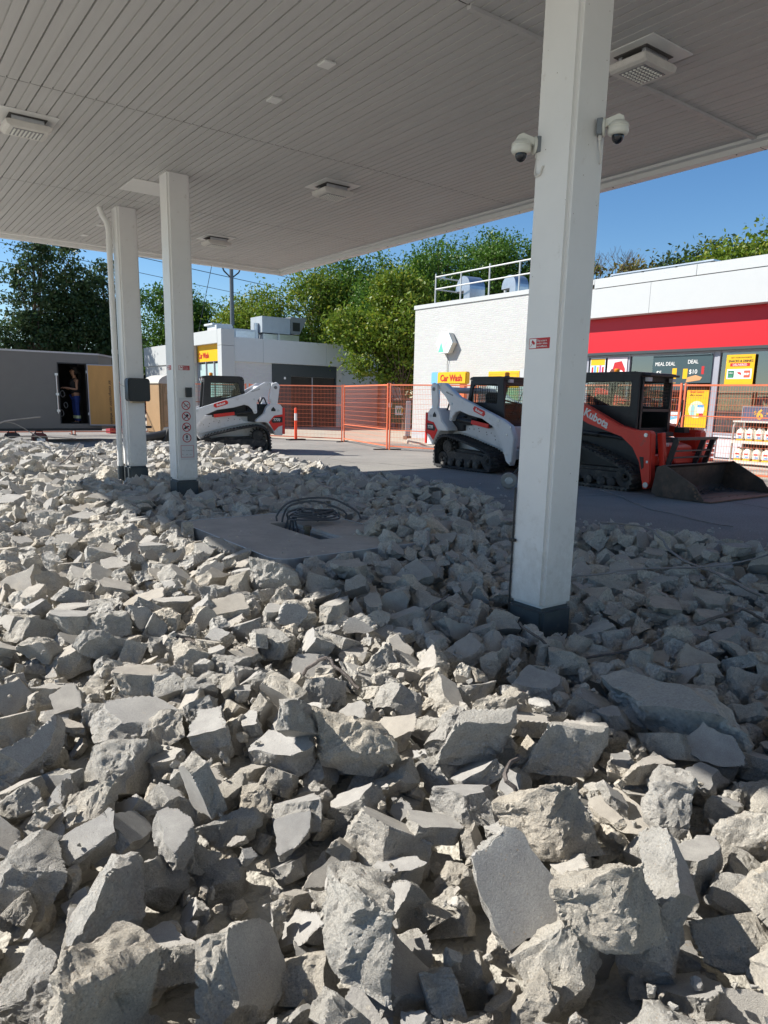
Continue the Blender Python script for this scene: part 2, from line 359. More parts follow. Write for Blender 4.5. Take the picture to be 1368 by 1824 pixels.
# target height of the rubble surface
def surf(x, y):
    s = -.10 + .15 * min(1, max(0, (y - 3) / 7)) + .10 * min(1, max(0, (y - 14) / 4))
    s += .34 * math.exp(-(((x - 2.5) / 1.0) ** 2 + ((y - 17.8) / 2.0) ** 2)) + .16 * math.exp(-(((x - 6.6) / 1.5) ** 2 + ((y - 16.8) / 1.8) ** 2)) + .14 * math.exp(-(((x - 7.2) / .7) ** 2 + ((y - 8.2) / 1.2) ** 2))
    s += .10 * math.exp(-(((x - 1.4) / 1.0) ** 2 + ((y - 4.6) / 1.4) ** 2)) - .16 * math.exp(-(((x - 4.5) / .9) ** 2 + ((y - 19) / 1.2) ** 2))
    s += .12 * math.exp(-(((x - 3.8) / 1.9) ** 2 + ((y - 6.2) / 2.0) ** 2))
    s += .16 * math.exp(-(((x - 4.75) / .35) ** 2 + ((y - 6.0) / .6) ** 2))
    s += .07 * mnoise.noise(Vector((x * .9, y * .9, 3)))
    return s
def bed(x, y):
    if not inside(x, y, RUB): return -.03
    d = edge_dist(x, y, RUB)
    t = min(1, d / .9)
    return -.03 * (1 - t) + (surf(x, y) - .185) * t if surf(x, y) - .185 < -.03 else (surf(x, y) - .185) * t - .03 * (1 - t)
mb = MB(); GX = [-400, -100, -30, -14] + [-12 + .3 * i for i in range(71)] + [12, 30, 100, 500]; GY = [-300, -100, -30] + [-14 + .3 * i for i in range(127)] + [26, 40, 100, 500]
vs = [(x, y, bed(x, y) + (.03 * mnoise.noise(Vector((x * 3, y * 3, 1))) if inside(x, y, RUB) else 0)) for y in GY for x in GX]; nx = len(GX)
fs = [(j * nx + i, j * nx + i + 1, (j + 1) * nx + i + 1, (j + 1) * nx + i) for j in range(len(GY) - 1) for i in range(nx - 1)]
mb.add(vs, fs)
EARTH = mat('crushed_dust', (.44, .42, .37), .95, var=.25, vs=9, bump=1.0, bs=35, dirt=(.30, .28, .25), ds=4, dt=.55)
tag(mb.build('ground', EARTH, smooth=True, angle=180), kind='structure')
# concrete apron beyond the fence, kerbed sidewalk
mb = MB(); mb.add([(x, y, .004) for x, y in ((14.6, 22.3), (13.2, 24.6), (12.4, 33), (13.5, 60), (60, 60), (60, 20), (16.2, 20), (15.2, 20.4))], [tuple(range(8))[::-1]])
tag(mb.build('concrete_apron', CONC), kind='structure')
mb = MB(); pl = [(15.9, -8), (15.9, 19.6), (16.1, 20.6), (16.7, 21.3), (17.8, 21.6), (19.05, 21.6), (19.05, -8)]
mb.prism(pl, -.05, .13, axis='z'); tag(mb.build('sidewalk', KERB, bevel=.02), kind='structure')
mb = MB()
for i in range(9): mb.box(15.88, 19.0, -4 + 3 * i, -3.985 + 3 * i, .1305, .1315)
# ------------------------------------------------------------------ canopy
X0, X1, Y0, Y1, ZS, ZF = -1.15, 8.87, -9.0, 16.5, 4.57, 4.47
cn = thing('canopy', 'flat white fuel canopy with ribbed grey soffit over the rubble', 'canopy', ((X0 + X1) / 2, 4, 4.5))
cn.location = (0, 0, 0)
seams = [Y0, -2.9, .94, 4.78, 8.62, 12.42, Y1]
P = .1065
for a, b in zip(seams[:-1], seams[1:]):
    mb = MB(); prof = []; x = X0 + .06; k = 0; dark = []
    while x < X1 - .06:
        if k % 2 == 0: prof += [(x, 0), (x + .0005, .031), (x + .0165, .031), (x + .017, 0)]; 
        else: prof += [(x, 0), (x + .004, .014), (x + .013, .014), (x + .017, 0)]
        x += P; k += 1
    prof.append((X1 - .06, 0))
    vs = [(px, a + .006, ZS + pz) for px, pz in prof] + [(px, b - .006, ZS + pz) for px, pz in prof]; n = len(prof)
    fs = [(i, i + 1, n + i + 1, n + i) for i in range(n - 1)]
    mb.add(vs, fs)
    mb.build('soffit_panel', SOFF, cn)
mb = MB()
for s in seams[1:-1]: mb.box(X0 + .06, X1 - .06, s - .02, s + .02, ZS + .012, ZS + .03)
mb.box(X0 + .05, X1 - .05, Y0, Y1, ZS + .032, ZS + .05); mb.build('deck', SOFFD, cn)
mb = MB(); mb.box(X0 + .1, X1 - .1, Y0 + .1, Y1 - .1, ZS + .06, ZF + .93); mb.build('roof', FASC, cn)
mb = MB()
for x0, x1, y0, y1 in ((X1 - .06, X1 + .08, Y0, Y1 + .08), (X0 - .08, X0 + .06, Y0, Y1 + .08), (X0 + .06, X1 - .06, Y1 - .06, Y1 + .08)):
    mb.box(x0, x1, y0, y1, ZF, ZF + 1.0)
mb.build('fascia', FASC, cn, bevel=.006)
mb = MB()       # inner angle trim at the soffit edge
mb.box(X1 - .16, X1 - .062, Y0, Y1 - .16, ZS - .035, ZS + .02); mb.box(X0 + .062, X0 + .16, Y0, Y1 - .16, ZS - .035, ZS + .02); mb.box(X0 + .062, X1 - .062, Y1 - .16, Y1 - .062, ZS - .035, ZS + .02)
mb.build('edge_trim', FASC, cn, bevel=.004)
mb = MB()
for i in range(12):
    y = -4 + i * 1.75; mb.box(X1 - .059, X1 + .0815, y, y + .006, ZF - .0015, ZF + .1); mb.cyl((X1 - .03, y + .3, ZF - .006), (X1 - .03, y + .3, ZF + .01), .009, 8)
for i in range(6):
    x = X0 + .9 + i * 1.75; mb.box(x, x + .006, Y1 - .059, Y1 + .0815, ZF - .0015, ZF + .1); mb.cyl((x + .3, Y1 - .03, ZF - .006), (x + .3, Y1 - .03, ZF + .01), .009, 8)
mb.build('fascia_joint', SOFFD, cn)
mb = MB(); mb.box(4.25, X1 - .1, 4.755, 4.805, ZS - .03, ZS - .001); mb.build('conduit_strip', SOFF, cn)
for x, y in ((3.9, 6.34), (3.9, 7.38), (4.05, 15.6), (4.05, 14.5)):
    mb = MB(); mb.box(x - .06, x + .06, y - .07, y + .07, ZS - .02, ZS - .001); mb.build('cover_plate', FASC, cn, bevel=.003)
mb = MB(); mb.box(3.62, 4.3, 11.15, 11.85, ZS - .012, ZS - .001); mb.build('access_panel', FASC, cn, bevel=.003)
mb = MB()
for x, z in ((5.3, 6.9), (-.2, 3), (4.3, 9.5)): mb.box(x, x + .02, z, z + .02, ZS - .002, ZS)
# lights under the canopy
def light(x, y, label):
    t = thing('canopy_light', label, 'light', (x, y, ZS), 0, 'square lamp heads under the canopy')
    mb = MB(); mb.box(-.30, .30, -.30, .30, -.012, -.001); mb.build('mounting_plate', FASC, t, bevel=.002)
    mb = MB(); mb.box(-.20, .20, -.17, .17, -.018, -.0125); mb.build('backing', SOFFD, t)
    mb = MB()
    for sy in (-.12, .12): mb.box(-.17, .17, sy - .02, sy + .02, -.075, -.019)
    mb.box(-.1, .1, -.09, .09, -.07, -.02); mb.build('bracket', STEEL, t, bevel=.004)
    mb = MB(); pr = [(-.25, -.085), (-.2, -.076), (.2, -.076), (.25, -.085), (.235, -.13), (.2, -.15), (-.2, -.15), (-.235, -.13)]
    mb.prism(pr, -.19, .19, axis='y'); mb.build('housing', mat('lamp_body', (.62, .60, .56), .5, var=.1, vs=8, dirt=(.35, .32, .28), ds=9, dt=.6), t, bevel=.008)
    mb = MB(); mb.box(-.16, .16, -.13, .13, -.1545, -.1505); mb.build('lens_plate', mat('lamp_panel', (.24, .24, .25), .4), t)
    mb = MB()
    for i in range(8):
        for j in range(6): mb.lathe([(.014, -.1555), (.012, -.162), (.005, -.165)], (-.137 + i * .039, -.10 + j * .04, 0), 8)
    mb.build('led_array', mat('led_lens', (.75, .75, .7), .15), t)
    return t
light(6.03, 4.42, 'canopy lamp just right of the near white column')
light(6.03, 9.62, 'canopy lamp in the middle of the soffit, above the island pad')
light(6.15, 14.1, 'farthest canopy lamp, beside the tall column near the canopy corner')
light(1.95, 9.72, 'canopy lamp cut by the left edge of the photo')
light(1.85, 14.1, 'far left canopy lamp beyond the left side of the photo')
# columns
def column(x, y, w, label, zb, bandtop, stickers):
    t = thing('canopy_column', label, 'column', (x + w / 2, y + w / 2, 0), 0, 'white steel columns carrying the canopy'); h = w / 2
    mb = MB(); mb.box(-h, h, -h, h, bandtop, ZS + .02); mb.build('shaft', WHITE, t, bevel=.028, seg=7)
    mb = MB(); mb.box(-h - .004, h + .004, -h - .004, h + .004, zb, bandtop); mb.build('base_band', BAND, t, bevel=.026, seg=5)
    mb = MB(); mb.box(-h - .012, h + .012, -h - .012, h + .012, ZS - .012, ZS + .005); mb.build('collar', SOFF, t)
    return t
PW = .33
p1 = column(3.88, 3.32, PW, 'nearest white canopy column, with dome cameras and a red sticker', -.6, .04, 0)
p2 = column(3.87, 10.5, PW, 'white canopy column carrying the no-smoking pictogram panel', -.4, .255, 0)
p3 = column(3.88, 12.88, PW, 'white canopy column with downspout and black towel dispenser', -.4, .265, 0)
h = PW / 2
def sticker(t, face, c0, z0, w, hh, textlines):
    # face 'y' = front (-Y) reading +X ; face 'x' = left (-X) reading -Y
    if face == 'y': u = Vector((1, 0, 0)); org = Vector((c0, -h - .0015, z0))
    else: u = Vector((0, -1, 0)); org = Vector((-h - .0015, c0, z0))
    v = Vector((0, 0, 1)); n_ = u.cross(v)
    def quad(a, b, c, d, off, m, nm):
        mb = MB(); p = [org + u * a + v * c + n_ * off, org + u * b + v * c + n_ * off, org + u * b + v * d + n_ * off, org + u * a + v * d + n_ * off]
        q = [x - n_ * .001 for x in p]; mb.add(p + q, [(0, 1, 2, 3), (7, 6, 5, 4), (0, 4, 5, 1), (1, 5, 6, 2), (2, 6, 7, 3), (3, 7, 4, 0)]); return mb.build(nm, m, t)
    s = quad(0, w, 0, hh, 0, PRED, 'warning_sticker')
    quad(.005, hh * .9, hh * .07, hh * .93, .0012, WHT, 'pictogram_field').parent = s
    mb = MB()      # camera pictogram
    def P(a, b): return tuple(org + u * (a * hh) + v * (b * hh) + n_ * .0026)
    mb.add([P(.3, .62), P(.42, .85), P(.78, .55), P(.66, .35)], [(0, 1, 2, 3)]); mb.add([P(.15, .2), P(.2, .2), P(.45, .48), P(.4, .52)], [(0, 1, 2, 3)])
    mb.build('pictogram', PRED, s)
    for i, ln in enumerate(textlines): text(ln, hh * .27, org + u * (hh * .98) + v * (hh * (.66 - i * .26)) + n_ * .0015, u, v, WHT, s, depth=.0006)
LN = ['This area is', 'under video', 'surveillance.']
sticker(p1, 'x', .105, 1.875, .185, .072, LN)
sticker(p2, 'y', -.09, 1.88, .165, .065, LN); sticker(p2, 'x', .10, 1.88, .16, .065, LN)
# pictogram panel on second column
def pic(t):
    mb = MB(); mb.box(-.105, .115, -h - .004, -h - .001, .56, 1.48); pn = mb.build('notice_panel', mat('panel_grey', (.62, .62, .62), .45), t)
    yy = -h - .006
    for i, z in enumerate((1.37, 1.21, 1.05, .89)):
        mb = MB(); o = circle(.0, z, .068, 28); inn = circle(.0, z, .056, 28); ring_prism(mb, o, inn, yy, yy + .0015, 'y')
        if i < 3: mb.bar((-.045, yy + .0007, z + .045), (.045, yy + .0007, z - .045), .0016, .011, up=(1, 0, 1))
        r = mb.build('prohibition_ring', PRED, pn)
        mb = MB(); y2 = yy + .0004
        if i == 0: mb.bar((-.035, y2, z - .02), (.04, y2, z + .018), .001, .008, up=(0, 0, 1)); mb.tube([(-.03, y2, z), (-.02, y2, z + .02), (-.03, y2, z + .035)], .0025, 4)
        if i == 1: mb.prism(circle(.015, z + .012, .02, 12), y2, y2 + .0008, 'y'); mb.bar((-.035, y2, z - .035), (.01, y2, z + .005), .001, .012)
        if i == 2: mb.prism([(-.05, z - .03), (-.02, z + .01), (.03, z + .02), (.05, z + .005), (.01, z - .005), (-.01, z - .03)], y2, y2 + .0008, 'y')
        if i == 3: mb.prism([(-.012, z - .008), (.012, z - .008), (.012, z + .042), (-.012, z + .042)], y2, y2 + .0008, 'y'); mb.prism([(-.02, z - .03), (.02, z - .03), (.02, z - .02), (-.02, z - .02)], y2, y2 + .0008, 'y')
        mb.build('symbol', PBLK, r)
    mb = MB(); ring_prism(mb, [(-.10, .60), (.10, .60), (.10, .78), (-.10, .78)], [(-.095, .605), (.095, .605), (.095, .775), (-.095, .775)], yy, yy + .0015, 'y'); mb.build('frame_line', PRED, pn)
    for i in range(3):
        for j in range(2): text(('no flame', 'stop engine', 'no phone', 'keep', 'watch', 'close')[i + 3 * j], .013, (-.085 + i * .06, yy, .70 - j * .06), (1, 0, 0), (0, 0, 1), PBLK, pn, depth=.0005)
    mb = MB(); mb.box(-.005, .085, -h - .05, -h - .001, 1.49, 1.63); b = mb.build('card_reader_box', BLACK, t, bevel=.006)
pic(p2)
for z in (1.66, 1.2, 2.7):
    pass
# conduit up the near column
mb = MB(); mb.tube([(h + .016, -h + .16, 3.05), (h + .016, -h + .16, ZS)], .011, 8)
for z in (3.1, 3.6, 4.1): mb.box(h, h + .035, -h + .145, -h + .175, z, z + .02)
mb.build('conduit', WHITE, p1)
mb = MB(); mb.box(-h - .03, -h - .004, h - .05, h, .5, .52); mb.tube([(-h - .012, h - .02, -.3), (-h - .012, h - .02, .35), (-h - .012, h - .02, .9)], .007, 6); mb.build('side_bracket', BLKM, p1)
# loose black wires beside near column
mb = MB(); mb.tube([(h + .015, -.05, 2.95), (h + .03, -.04, 2.85), (h + .012, -.05, 2.78), (h + .035, -.05, 2.68), (h + .03, -.05, 2.55), (h + .006, -.06, 2.42)], .003, 5); mb.tube([(h + .012, -.04, 2.8), (h + .04, -.04, 2.76), (h + .028, -.04, 2.6), (h + .01, -.05, 2.5)], .0025, 5); mb.build('loose_wire', BLACK, p1)
# downspout at third column
ds = thing('downspout', 'white round downspout pipe running down the rear left column', 'downspout', (3.80, 13.12, 0))
mb = MB(); mb.tube([(-.11, .08, ZS), (-.075, .05, 4.44), (-.02, .01, 4.33), (0, 0, 4.22), (0, 0, 1.5), (0, 0, .3)], .048, 14); mb.build('pipe', WHITE, ds, smooth=True)
for z in (.26, 2.2, 4.0):
    mb = MB(); mb.cyl((0, 0, z), (0, 0, z + .07), .054, 14); mb.build('coupling', WHITE, ds, smooth=True)
mb = MB(); mb.cyl((0, 0, -.2), (0, 0, .26), .058, 14); mb.build('boot', BAND, ds, smooth=True)
# towel dispenser
td = thing('towel_dispenser', 'black plastic paper towel dispenser on the rear left column', 'dispenser', (4.045, 12.87, 1.4))
mb = MB(); mb.prism([(-.19, .02), (-.17, 0), (.17, 0), (.19, .02), (.19, .36), (.17, .39), (-.17, .39), (-.19, .36)], -.22, -.005, axis='y'); mb.build('housing', BLACK, td, bevel=.018, smooth=True, seg=2)
mb = MB(); mb.prism(circle(0, .2, .09, 20), -.224, -.219, 'y'); mb.build('window', BLACK, td)
mb = MB(); mb.box(-.11, .1, -.16, -.03, -.03, 0); mb.build('paper_slot', mat('paper', (.45, .36, .25), .8), td)
mb = MB(); mb.tube([(-.24, .03, .28), (-.2, -.02, .25), (-.16, -.03, .22)], .006, 5); mb.build('strap', STEEL, td)
# dome cameras
def dome(loc, rz, label, box=True):
    t = thing('dome_camera', label, 'camera', loc, rz, 'dome cameras on the near column'); t.scale = (.74, .74, .74)      # points to +X local (away from wall)
    CW = mat('camera_shell', (.66, .66, .60), .4, var=.06)
    mb = MB(); mb.box(0, .05, -.055, .055, -.07, .06); mb.build('junction_box', mat('box_grey', (.20, .22, .24), .45, metal=.3), t, bevel=.004)
    mb = MB(); mb.lathe([(.075, .05), (.078, .06), (.07, .072)], (0, 0, -.005), 20, 'x'); mb.prism([(.06, -.02), (.12, .005), (.22, .02), (.225, .06), (.18, .085), (.07, .05)], -.038, .038, 'y'); mb.build('arm', CW, t, bevel=.008, smooth=True, seg=2)
    mb = MB(); mb.lathe([(.02, .035), (.06, .028), (.085, .005), (.092, -.015), (.086, -.018), (.086, -.03), (.09, -.033), (.09, -.055), (.08, -.075), (.055, -.082)], (.18, 0, 0), 28); mb.build('shell', CW, t, smooth=True, angle=50)
    mb = MB(); mb.lathe([(.052, -.08), (.052, -.095), (.048, -.115), (.036, -.135), (.018, -.147), (.004, -.15)], (.18, 0, 0), 24); mb.build('lens_dome', LENS, t, smooth=True)
    mb = MB(); mb.cyl((.03, 0, -.11), (.03, 0, -.07), .018, 10); mb.tube([(.03, 0, -.11), (.035, .0, -.17), (.05, .02, -.24), (.045, .05, -.28), (.02, .08, -.27), (.0, .1, -.2)], .009, 8); mb.build('cable', WHITE, t, smooth=True)
dome((3.88 + PW - .11, 3.315, 3.27), math.radians(-58), 'dome camera on the right of the near column, grey box showing')
dome((3.91, 3.62, 3.20), math.radians(150), 'dome camera on the left of the near column, half hidden')
# ------------------------------------------------------------------ broken concrete
def rock_mats():
    res = []
    for kind in ('fracture', 'slab'):
        m = bpy.data.materials.new('concrete_' + kind); m.use_nodes = True; n = m.node_tree.nodes; l = m.node_tree.links
        b = n['Principled BSDF']; b.inputs['Roughness'].default_value = .92; b.inputs['Specular IOR Level'].default_value = .25
        tc = n.new('ShaderNodeTexCoord'); at_ = n.new('ShaderNodeAttribute'); at_.attribute_name = 'rnd'
        oi = n.new('ShaderNodeObjectInfo'); ad = n.new('ShaderNodeMath'); ad.operation = 'ADD'; l.new(at_.outputs['Fac'], ad.inputs[0]); l.new(oi.outputs['Random'], ad.inputs[1])
        fr = n.new('ShaderNodeMath'); fr.operation = 'FRACT'; l.new(ad.outputs[0], fr.inputs[0])
        geo = n.new('ShaderNodeNewGeometry'); src = tc.outputs['Object']
        def nz(s, d=6, r=.6):
            x = n.new('ShaderNodeTexNoise'); x.inputs['Scale'].default_value = s; x.inputs['Detail'].default_value = d; x.inputs['Roughness'].default_value = r; l.new(src, x.inputs['Vector']); return x
        big = nz(4, 8, .7); r = n.new('ShaderNodeValToRGB'); e = r.color_ramp.elements
        e[0].position = .3; e[1].position = .7
        if kind == 'fracture': e[0].color = (.54, .518, .48, 1); e[1].color = (.72, .70, .655, 1)
        else: e[0].color = (.34, .33, .32, 1); e[1].color = (.48, .47, .45, 1)
        l.new(big.outputs['Fac'], r.inputs[0])
        # per rock tint
        tr = n.new('ShaderNodeValToRGB'); te = tr.color_ramp.elements; te[0].color = (.86, .865, .865, 1); te[1].color = (1.06, 1.05, 1.01, 1); x = te.new(.5); x.color = (.98, .975, .95, 1); x = te.new(.93); x.color = (1.06, 1.0, .90, 1)
        l.new(fr.outputs[0], tr.inputs[0])
        mx = n.new('ShaderNodeMix'); mx.data_type = 'RGBA'; mx.blend_type = 'MULTIPLY'; mx.inputs[0].default_value = 1; l.new(r.outputs[0], mx.inputs[6]); l.new(tr.outputs[0], mx.inputs[7]); col = mx.outputs[2]
        # aggregate pebbles
        vo = n.new('ShaderNodeTexVoronoi'); vo.inputs['Scale'].default_value = 48; l.new(src, vo.inputs['Vector'])
        pr = n.new('ShaderNodeValToRGB'); pe = pr.color_ramp.elements; pe[0].position = .0; pe[0].color = (.42, .28, .15, 1); pe[1].position = 1; pe[1].color = (.16, .16, .16, 1); x = pe.new(.3); x.color = (.5, .42, .32, 1); x = pe.new(.55); x.color = (.62, .58, .5, 1); x = pe.new(.75); x.color = (.30, .28, .26, 1)
        sx = n.new('ShaderNodeSeparateColor'); l.new(vo.outputs['Color'], sx.inputs[0]); l.new(sx.outputs[0], pr.inputs[0])
        pm = n.new('ShaderNodeMath'); pm.operation = 'LESS_THAN'; pm.inputs[1].default_value = .33; l.new(vo.outputs['Distance'], pm.inputs[0])
        ps = n.new('ShaderNodeMath'); ps.operation = 'GREATER_THAN'; ps.inputs[1].default_value = .55 if kind == 'fracture' else .93; l.new(sx.outputs[1], ps.inputs[0])
        pp = n.new('ShaderNodeMath'); pp.operation = 'MULTIPLY'; l.new(pm.outputs[0], pp.inputs[0]); l.new(ps.outputs[0], pp.inputs[1])
        p2 = n.new('ShaderNodeMath'); p2.operation = 'MULTIPLY'; l.new(pp.outputs[0], p2.inputs[0]); p2.inputs[1].default_value = .42
        m2 = n.new('ShaderNodeMix'); m2.data_type = 'RGBA'; l.new(p2.outputs[0], m2.inputs[0]); l.new(col, m2.inputs[6]); l.new(pr.outputs[0], m2.inputs[7]); col = m2.outputs[2]
        # rare earthy stains
        st = nz(7, 10, .7); sr = n.new('ShaderNodeValToRGB'); sr.color_ramp.elements[0].position = .62; sr.color_ramp.elements[1].position = .75; sr.color_ramp.elements[1].color = (.6, .6, .6, 1); l.new(st.outputs['Fac'], sr.inputs[0])
        gt = n.new('ShaderNodeMath'); gt.operation = 'GREATER_THAN'; gt.inputs[1].default_value = .86; l.new(fr.outputs[0], gt.inputs[0])
        sm = n.new('ShaderNodeMath'); sm.operation = 'MULTIPLY'; l.new(sr.outputs[0], sm.inputs[0]); l.new(gt.outputs[0], sm.inputs[1])
        m3 = n.new('ShaderNodeMix'); m3.data_type = 'RGBA'; l.new(sm.outputs[0], m3.inputs[0]); l.new(col, m3.inputs[6]); m3.inputs[7].default_value = (.42, .26, .12, 1); col = m3.outputs[2]
        fine = nz(120 if kind == 'slab' else 60, 5, .7); f2 = n.new('ShaderNodeValToRGB'); f2.color_ramp.elements[0].position = .3; f2.color_ramp.elements[1].position = .7; f2.color_ramp.elements[0].color = (.70, .70, .71, 1); f2.color_ramp.elements[1].color = (1.16, 1.15, 1.13, 1); l.new(fine.outputs['Fac'], f2.inputs[0])
        m4 = n.new('ShaderNodeMix'); m4.data_type = 'RGBA'; m4.blend_type = 'MULTIPLY'; m4.inputs[0].default_value = 1; l.new(col, m4.inputs[6]); l.new(f2.outputs[0], m4.inputs[7])
        l.new(m4.outputs[2], b.inputs['Base Color'])
        b1 = nz(22, 10, .78); b2 = nz(110, 6, .75)
        bp = n.new('ShaderNodeBump'); bp.inputs['Strength'].default_value = 1.0 if kind == 'fracture' else .25; bp.inputs['Distance'].default_value = .026 if kind == 'fracture' else .008; l.new(b1.outputs['Fac'], bp.inputs['Height'])
        vb = n.new('ShaderNodeTexVoronoi'); vb.inputs['Scale'].default_value = 55; l.new(src, vb.inputs['Vector'])
        bv = n.new('ShaderNodeBump'); bv.inputs['Strength'].default_value = .55 if kind == 'fracture' else .08; bv.inputs['Distance'].default_value = .010; bv.invert = True; l.new(vb.outputs['Distance'], bv.inputs['Height']); l.new(bp.outputs[0], bv.inputs['Normal'])
        bq = n.new('ShaderNodeBump'); bq.inputs['Strength'].default_value = .7 if kind == 'fracture' else .5; bq.inputs['Distance'].default_value = .010; l.new(b2.outputs['Fac'], bq.inputs['Height']); l.new(bv.outputs[0], bq.inputs['Normal']); l.new(bq.outputs[0], b.inputs['Normal'])
        res.append(m)
    return res
RM = rock_mats()
rng = np.random.RandomState(11)
def proto(seed, dims, kind, edge):
    """broken chunk: slab prism with cut corners; rough broken sides, flat slab faces"""
    R = random.Random(seed); bm = bmesh.new(); lx, ly, lz = dims
    k = R.randint(4, 6); a0 = R.random() * 6.28; pts = []
    for i in range(k):
        a = a0 + 2 * math.pi * (i + R.uniform(-.38, .38)) / k; rr = R.uniform(.70, 1.15)
        pts.append((lx / 2 * rr * math.cos(a), ly / 2 * rr * math.sin(a)))
    for z in (-1, 1):
        s = R.uniform(.62, 1.02); ox, oy = R.uniform(-.08, .08) * lx, R.uniform(-.08, .08) * ly
        for (x, y) in pts:
            zz = z * lz / 2
            if kind != 'slab' and z > 0: zz += R.uniform(-.55, .15) * lz
            bm.verts.new((x * (s if z > 0 else 1) + ox * z, y * (s if z > 0 else 1) + oy * z, zz))
    bmesh.ops.convex_hull(bm, input=bm.verts); bmesh.ops.delete(bm, geom=[v for v in bm.verts if not v.link_faces], context='VERTS')
    # random planar cuts (chips)
    for c in range(R.randint(2, 4)):
        nrm = Vector((R.gauss(0, 1), R.gauss(0, 1), R.gauss(0, .35 if kind == 'slab' else .8))).normalized()
        ext = max(nrm.dot(v.co) for v in bm.verts); d = ext * R.uniform(.62, .88)
        g = bm.verts[:] + bm.edges[:] + bm.faces[:]
        bmesh.ops.bisect_plane(bm, geom=g, plane_co=nrm * d, plane_no=nrm, clear_outer=True)
        cos = [v.co.copy() for v in bm.verts]; bm.free(); bm = bmesh.new()
        for q in cos: bm.verts.new(q)
        bmesh.ops.convex_hull(bm, input=bm.verts)
        bmesh.ops.delete(bm, geom=[v for v in bm.verts if not v.link_faces], context='VERTS')
    bmesh.ops.dissolve_limit(bm, angle_limit=.02, verts=bm.verts, edges=bm.edges)
    bm.normal_update()
    # which faces stay slab-smooth
    lay = bm.faces.layers.int.new('kd')
    for f in bm.faces:
        flat = abs(f.normal.z) > .97 and abs(abs(f.calc_center_median().z) - lz / 2) < lz * .06
        f[lay] = 1 if (flat and (kind == 'slab' or f.normal.z < 0 or R.random() < .4)) else 0
    bmesh.ops.triangulate(bm, faces=bm.faces)
    for it in range(7):
        es = [e for e in bm.edges if e.calc_length() > edge]
        if not es: break
        bmesh.ops.subdivide_edges(bm, edges=es, cuts=1); bmesh.ops.triangulate(bm, faces=bm.faces)
    bmesh.ops.beautify_fill(bm, faces=bm.faces, edges=bm.edges)
    bm.normal_update(); off = Vector((R.random() * 50, R.random() * 50, R.random() * 50)); disp = {}
    S = max(dims)
    for v in bm.verts:
        fl = [f[lay] for f in v.link_faces]; allflat = all(fl); anyflat = any(fl)
        p = v.co + off
        # one continuous warp for every vertex, so slab rims bend smoothly instead of folding; grain fades out towards the rims
        d = mnoise.noise_vector(p * (3.0 / S)) * .075 * S + mnoise.noise_vector(p * (8.0 / S)) * .034 * S
        t = max(0.0, min(1.0, (lz / 2 - abs(v.co.z)) / (.16 * lz)))
        if anyflat: d.z = 0
        else:
            d.z *= t; fine = (mnoise.noise(p * (19 / S)) * .020 + mnoise.noise(p * (38 / S)) * .014 + (mnoise.cell_vector(p * (6 / S)).x - .5) * .016) * S
            d += v.normal * (fine * t)
        disp[v] = d
    for v, d in disp.items(): v.co += d
    bm.normal_update(); me = bpy.data.meshes.new('rock_mesh'); kd = [f[lay] for f in bm.faces]; bm.to_mesh(me); bm.free()
    me.materials.append(RM[0]); me.materials.append(RM[1]); me.polygons.foreach_set('material_index', kd)
    at_ = me.attributes.new('rnd', 'FLOAT', 'POINT'); at_.data.foreach_set('value', [0.0] * len(me.vertices))
    me.shade_smooth(); 
    try: me.set_sharp_from_angle(angle=math.radians(32 if edge < .1 else 14))
    except Exception: pass
    v = np.empty(len(me.vertices) * 3); me.vertices.foreach_get('co', v); return me, v.reshape(-1, 3)
PR = []
kinds = [('slab', (1, .75, .28)), ('slab', (1, .62, .35)), ('block', (1, .8, .62)), ('block', (1, .66, .5)), ('chunk', (1, .85, .78)), ('wedge', (1, .6, .42)), ('block', (1, .55, .48)), ('slab', (1, .85, .22))]
for i in range(35):
    k, d = kinds[i % 8]; R = random.Random(i * 17 + 3); d = [q * R.uniform(.88, 1.12) for q in d]; m_ = max(d); d = [q / m_ for q in d]
    if i >= 32: k, d = [('slab', (1, .32, .16)), ('block', (1, .44, .40)), ('slab', (1, .78, .16))][i - 32]
    hi, hv = proto(i + 100, d, 'slab' if k == 'slab' else 'block', .045); lo, lv = proto(i + 100, d, 'slab' if k == 'slab' else 'block', .11)
    PR.append((k, hi, hv, lo, lv))
RES = .02; GX0, GX1, GY0, GY1 = -2.4, 8.8, -1.2, 23.2
NX, NY = int((GX1 - GX0) / RES), int((GY1 - GY0) / RES)
cs = .2; cx = int((GX1 - GX0) / cs) + 2; cy = int((GY1 - GY0) / cs) + 2
bedg = np.array([[bed(GX0 + i * cs, GY0 + j * cs) for i in range(cx)] for j in range(cy)]); targ = np.array([[surf(GX0 + i * cs, GY0 + j * cs) for i in range(cx)] for j in range(cy)])
edg = np.array([[edge_dist(GX0 + i * cs, GY0 + j * cs, RUB) if inside(GX0 + i * cs, GY0 + j * cs, RUB) else -1 for i in range(cx)] for j in range(cy)])
def up(g):
    yy = np.arange(NY) * RES / cs; xx = np.arange(NX) * RES / cs; y0 = yy.astype(int); x0 = xx.astype(int); fy = (yy - y0)[:, None]; fx = (xx - x0)[None]
    return (g[y0][:, x0] * (1 - fy) * (1 - fx) + g[y0 + 1][:, x0] * fy * (1 - fx) + g[y0][:, x0 + 1] * (1 - fy) * fx + g[y0 + 1][:, x0 + 1] * fy * fx)
H = up(bedg); T = up(targ); E_ = up(edg); BLK = np.zeros((NY, NX), bool); HM = np.zeros((NY, NX), bool); H[E_ < 0] = 0.0; T = np.where((E_ < .7) & (T < .07), .07, T)
def blk(x0, x1, y0, y1): BLK[int((y0 - GY0) / RES):int((y1 - GY0) / RES), int((x0 - GX0) / RES):int((x1 - GX0) / RES)] = True
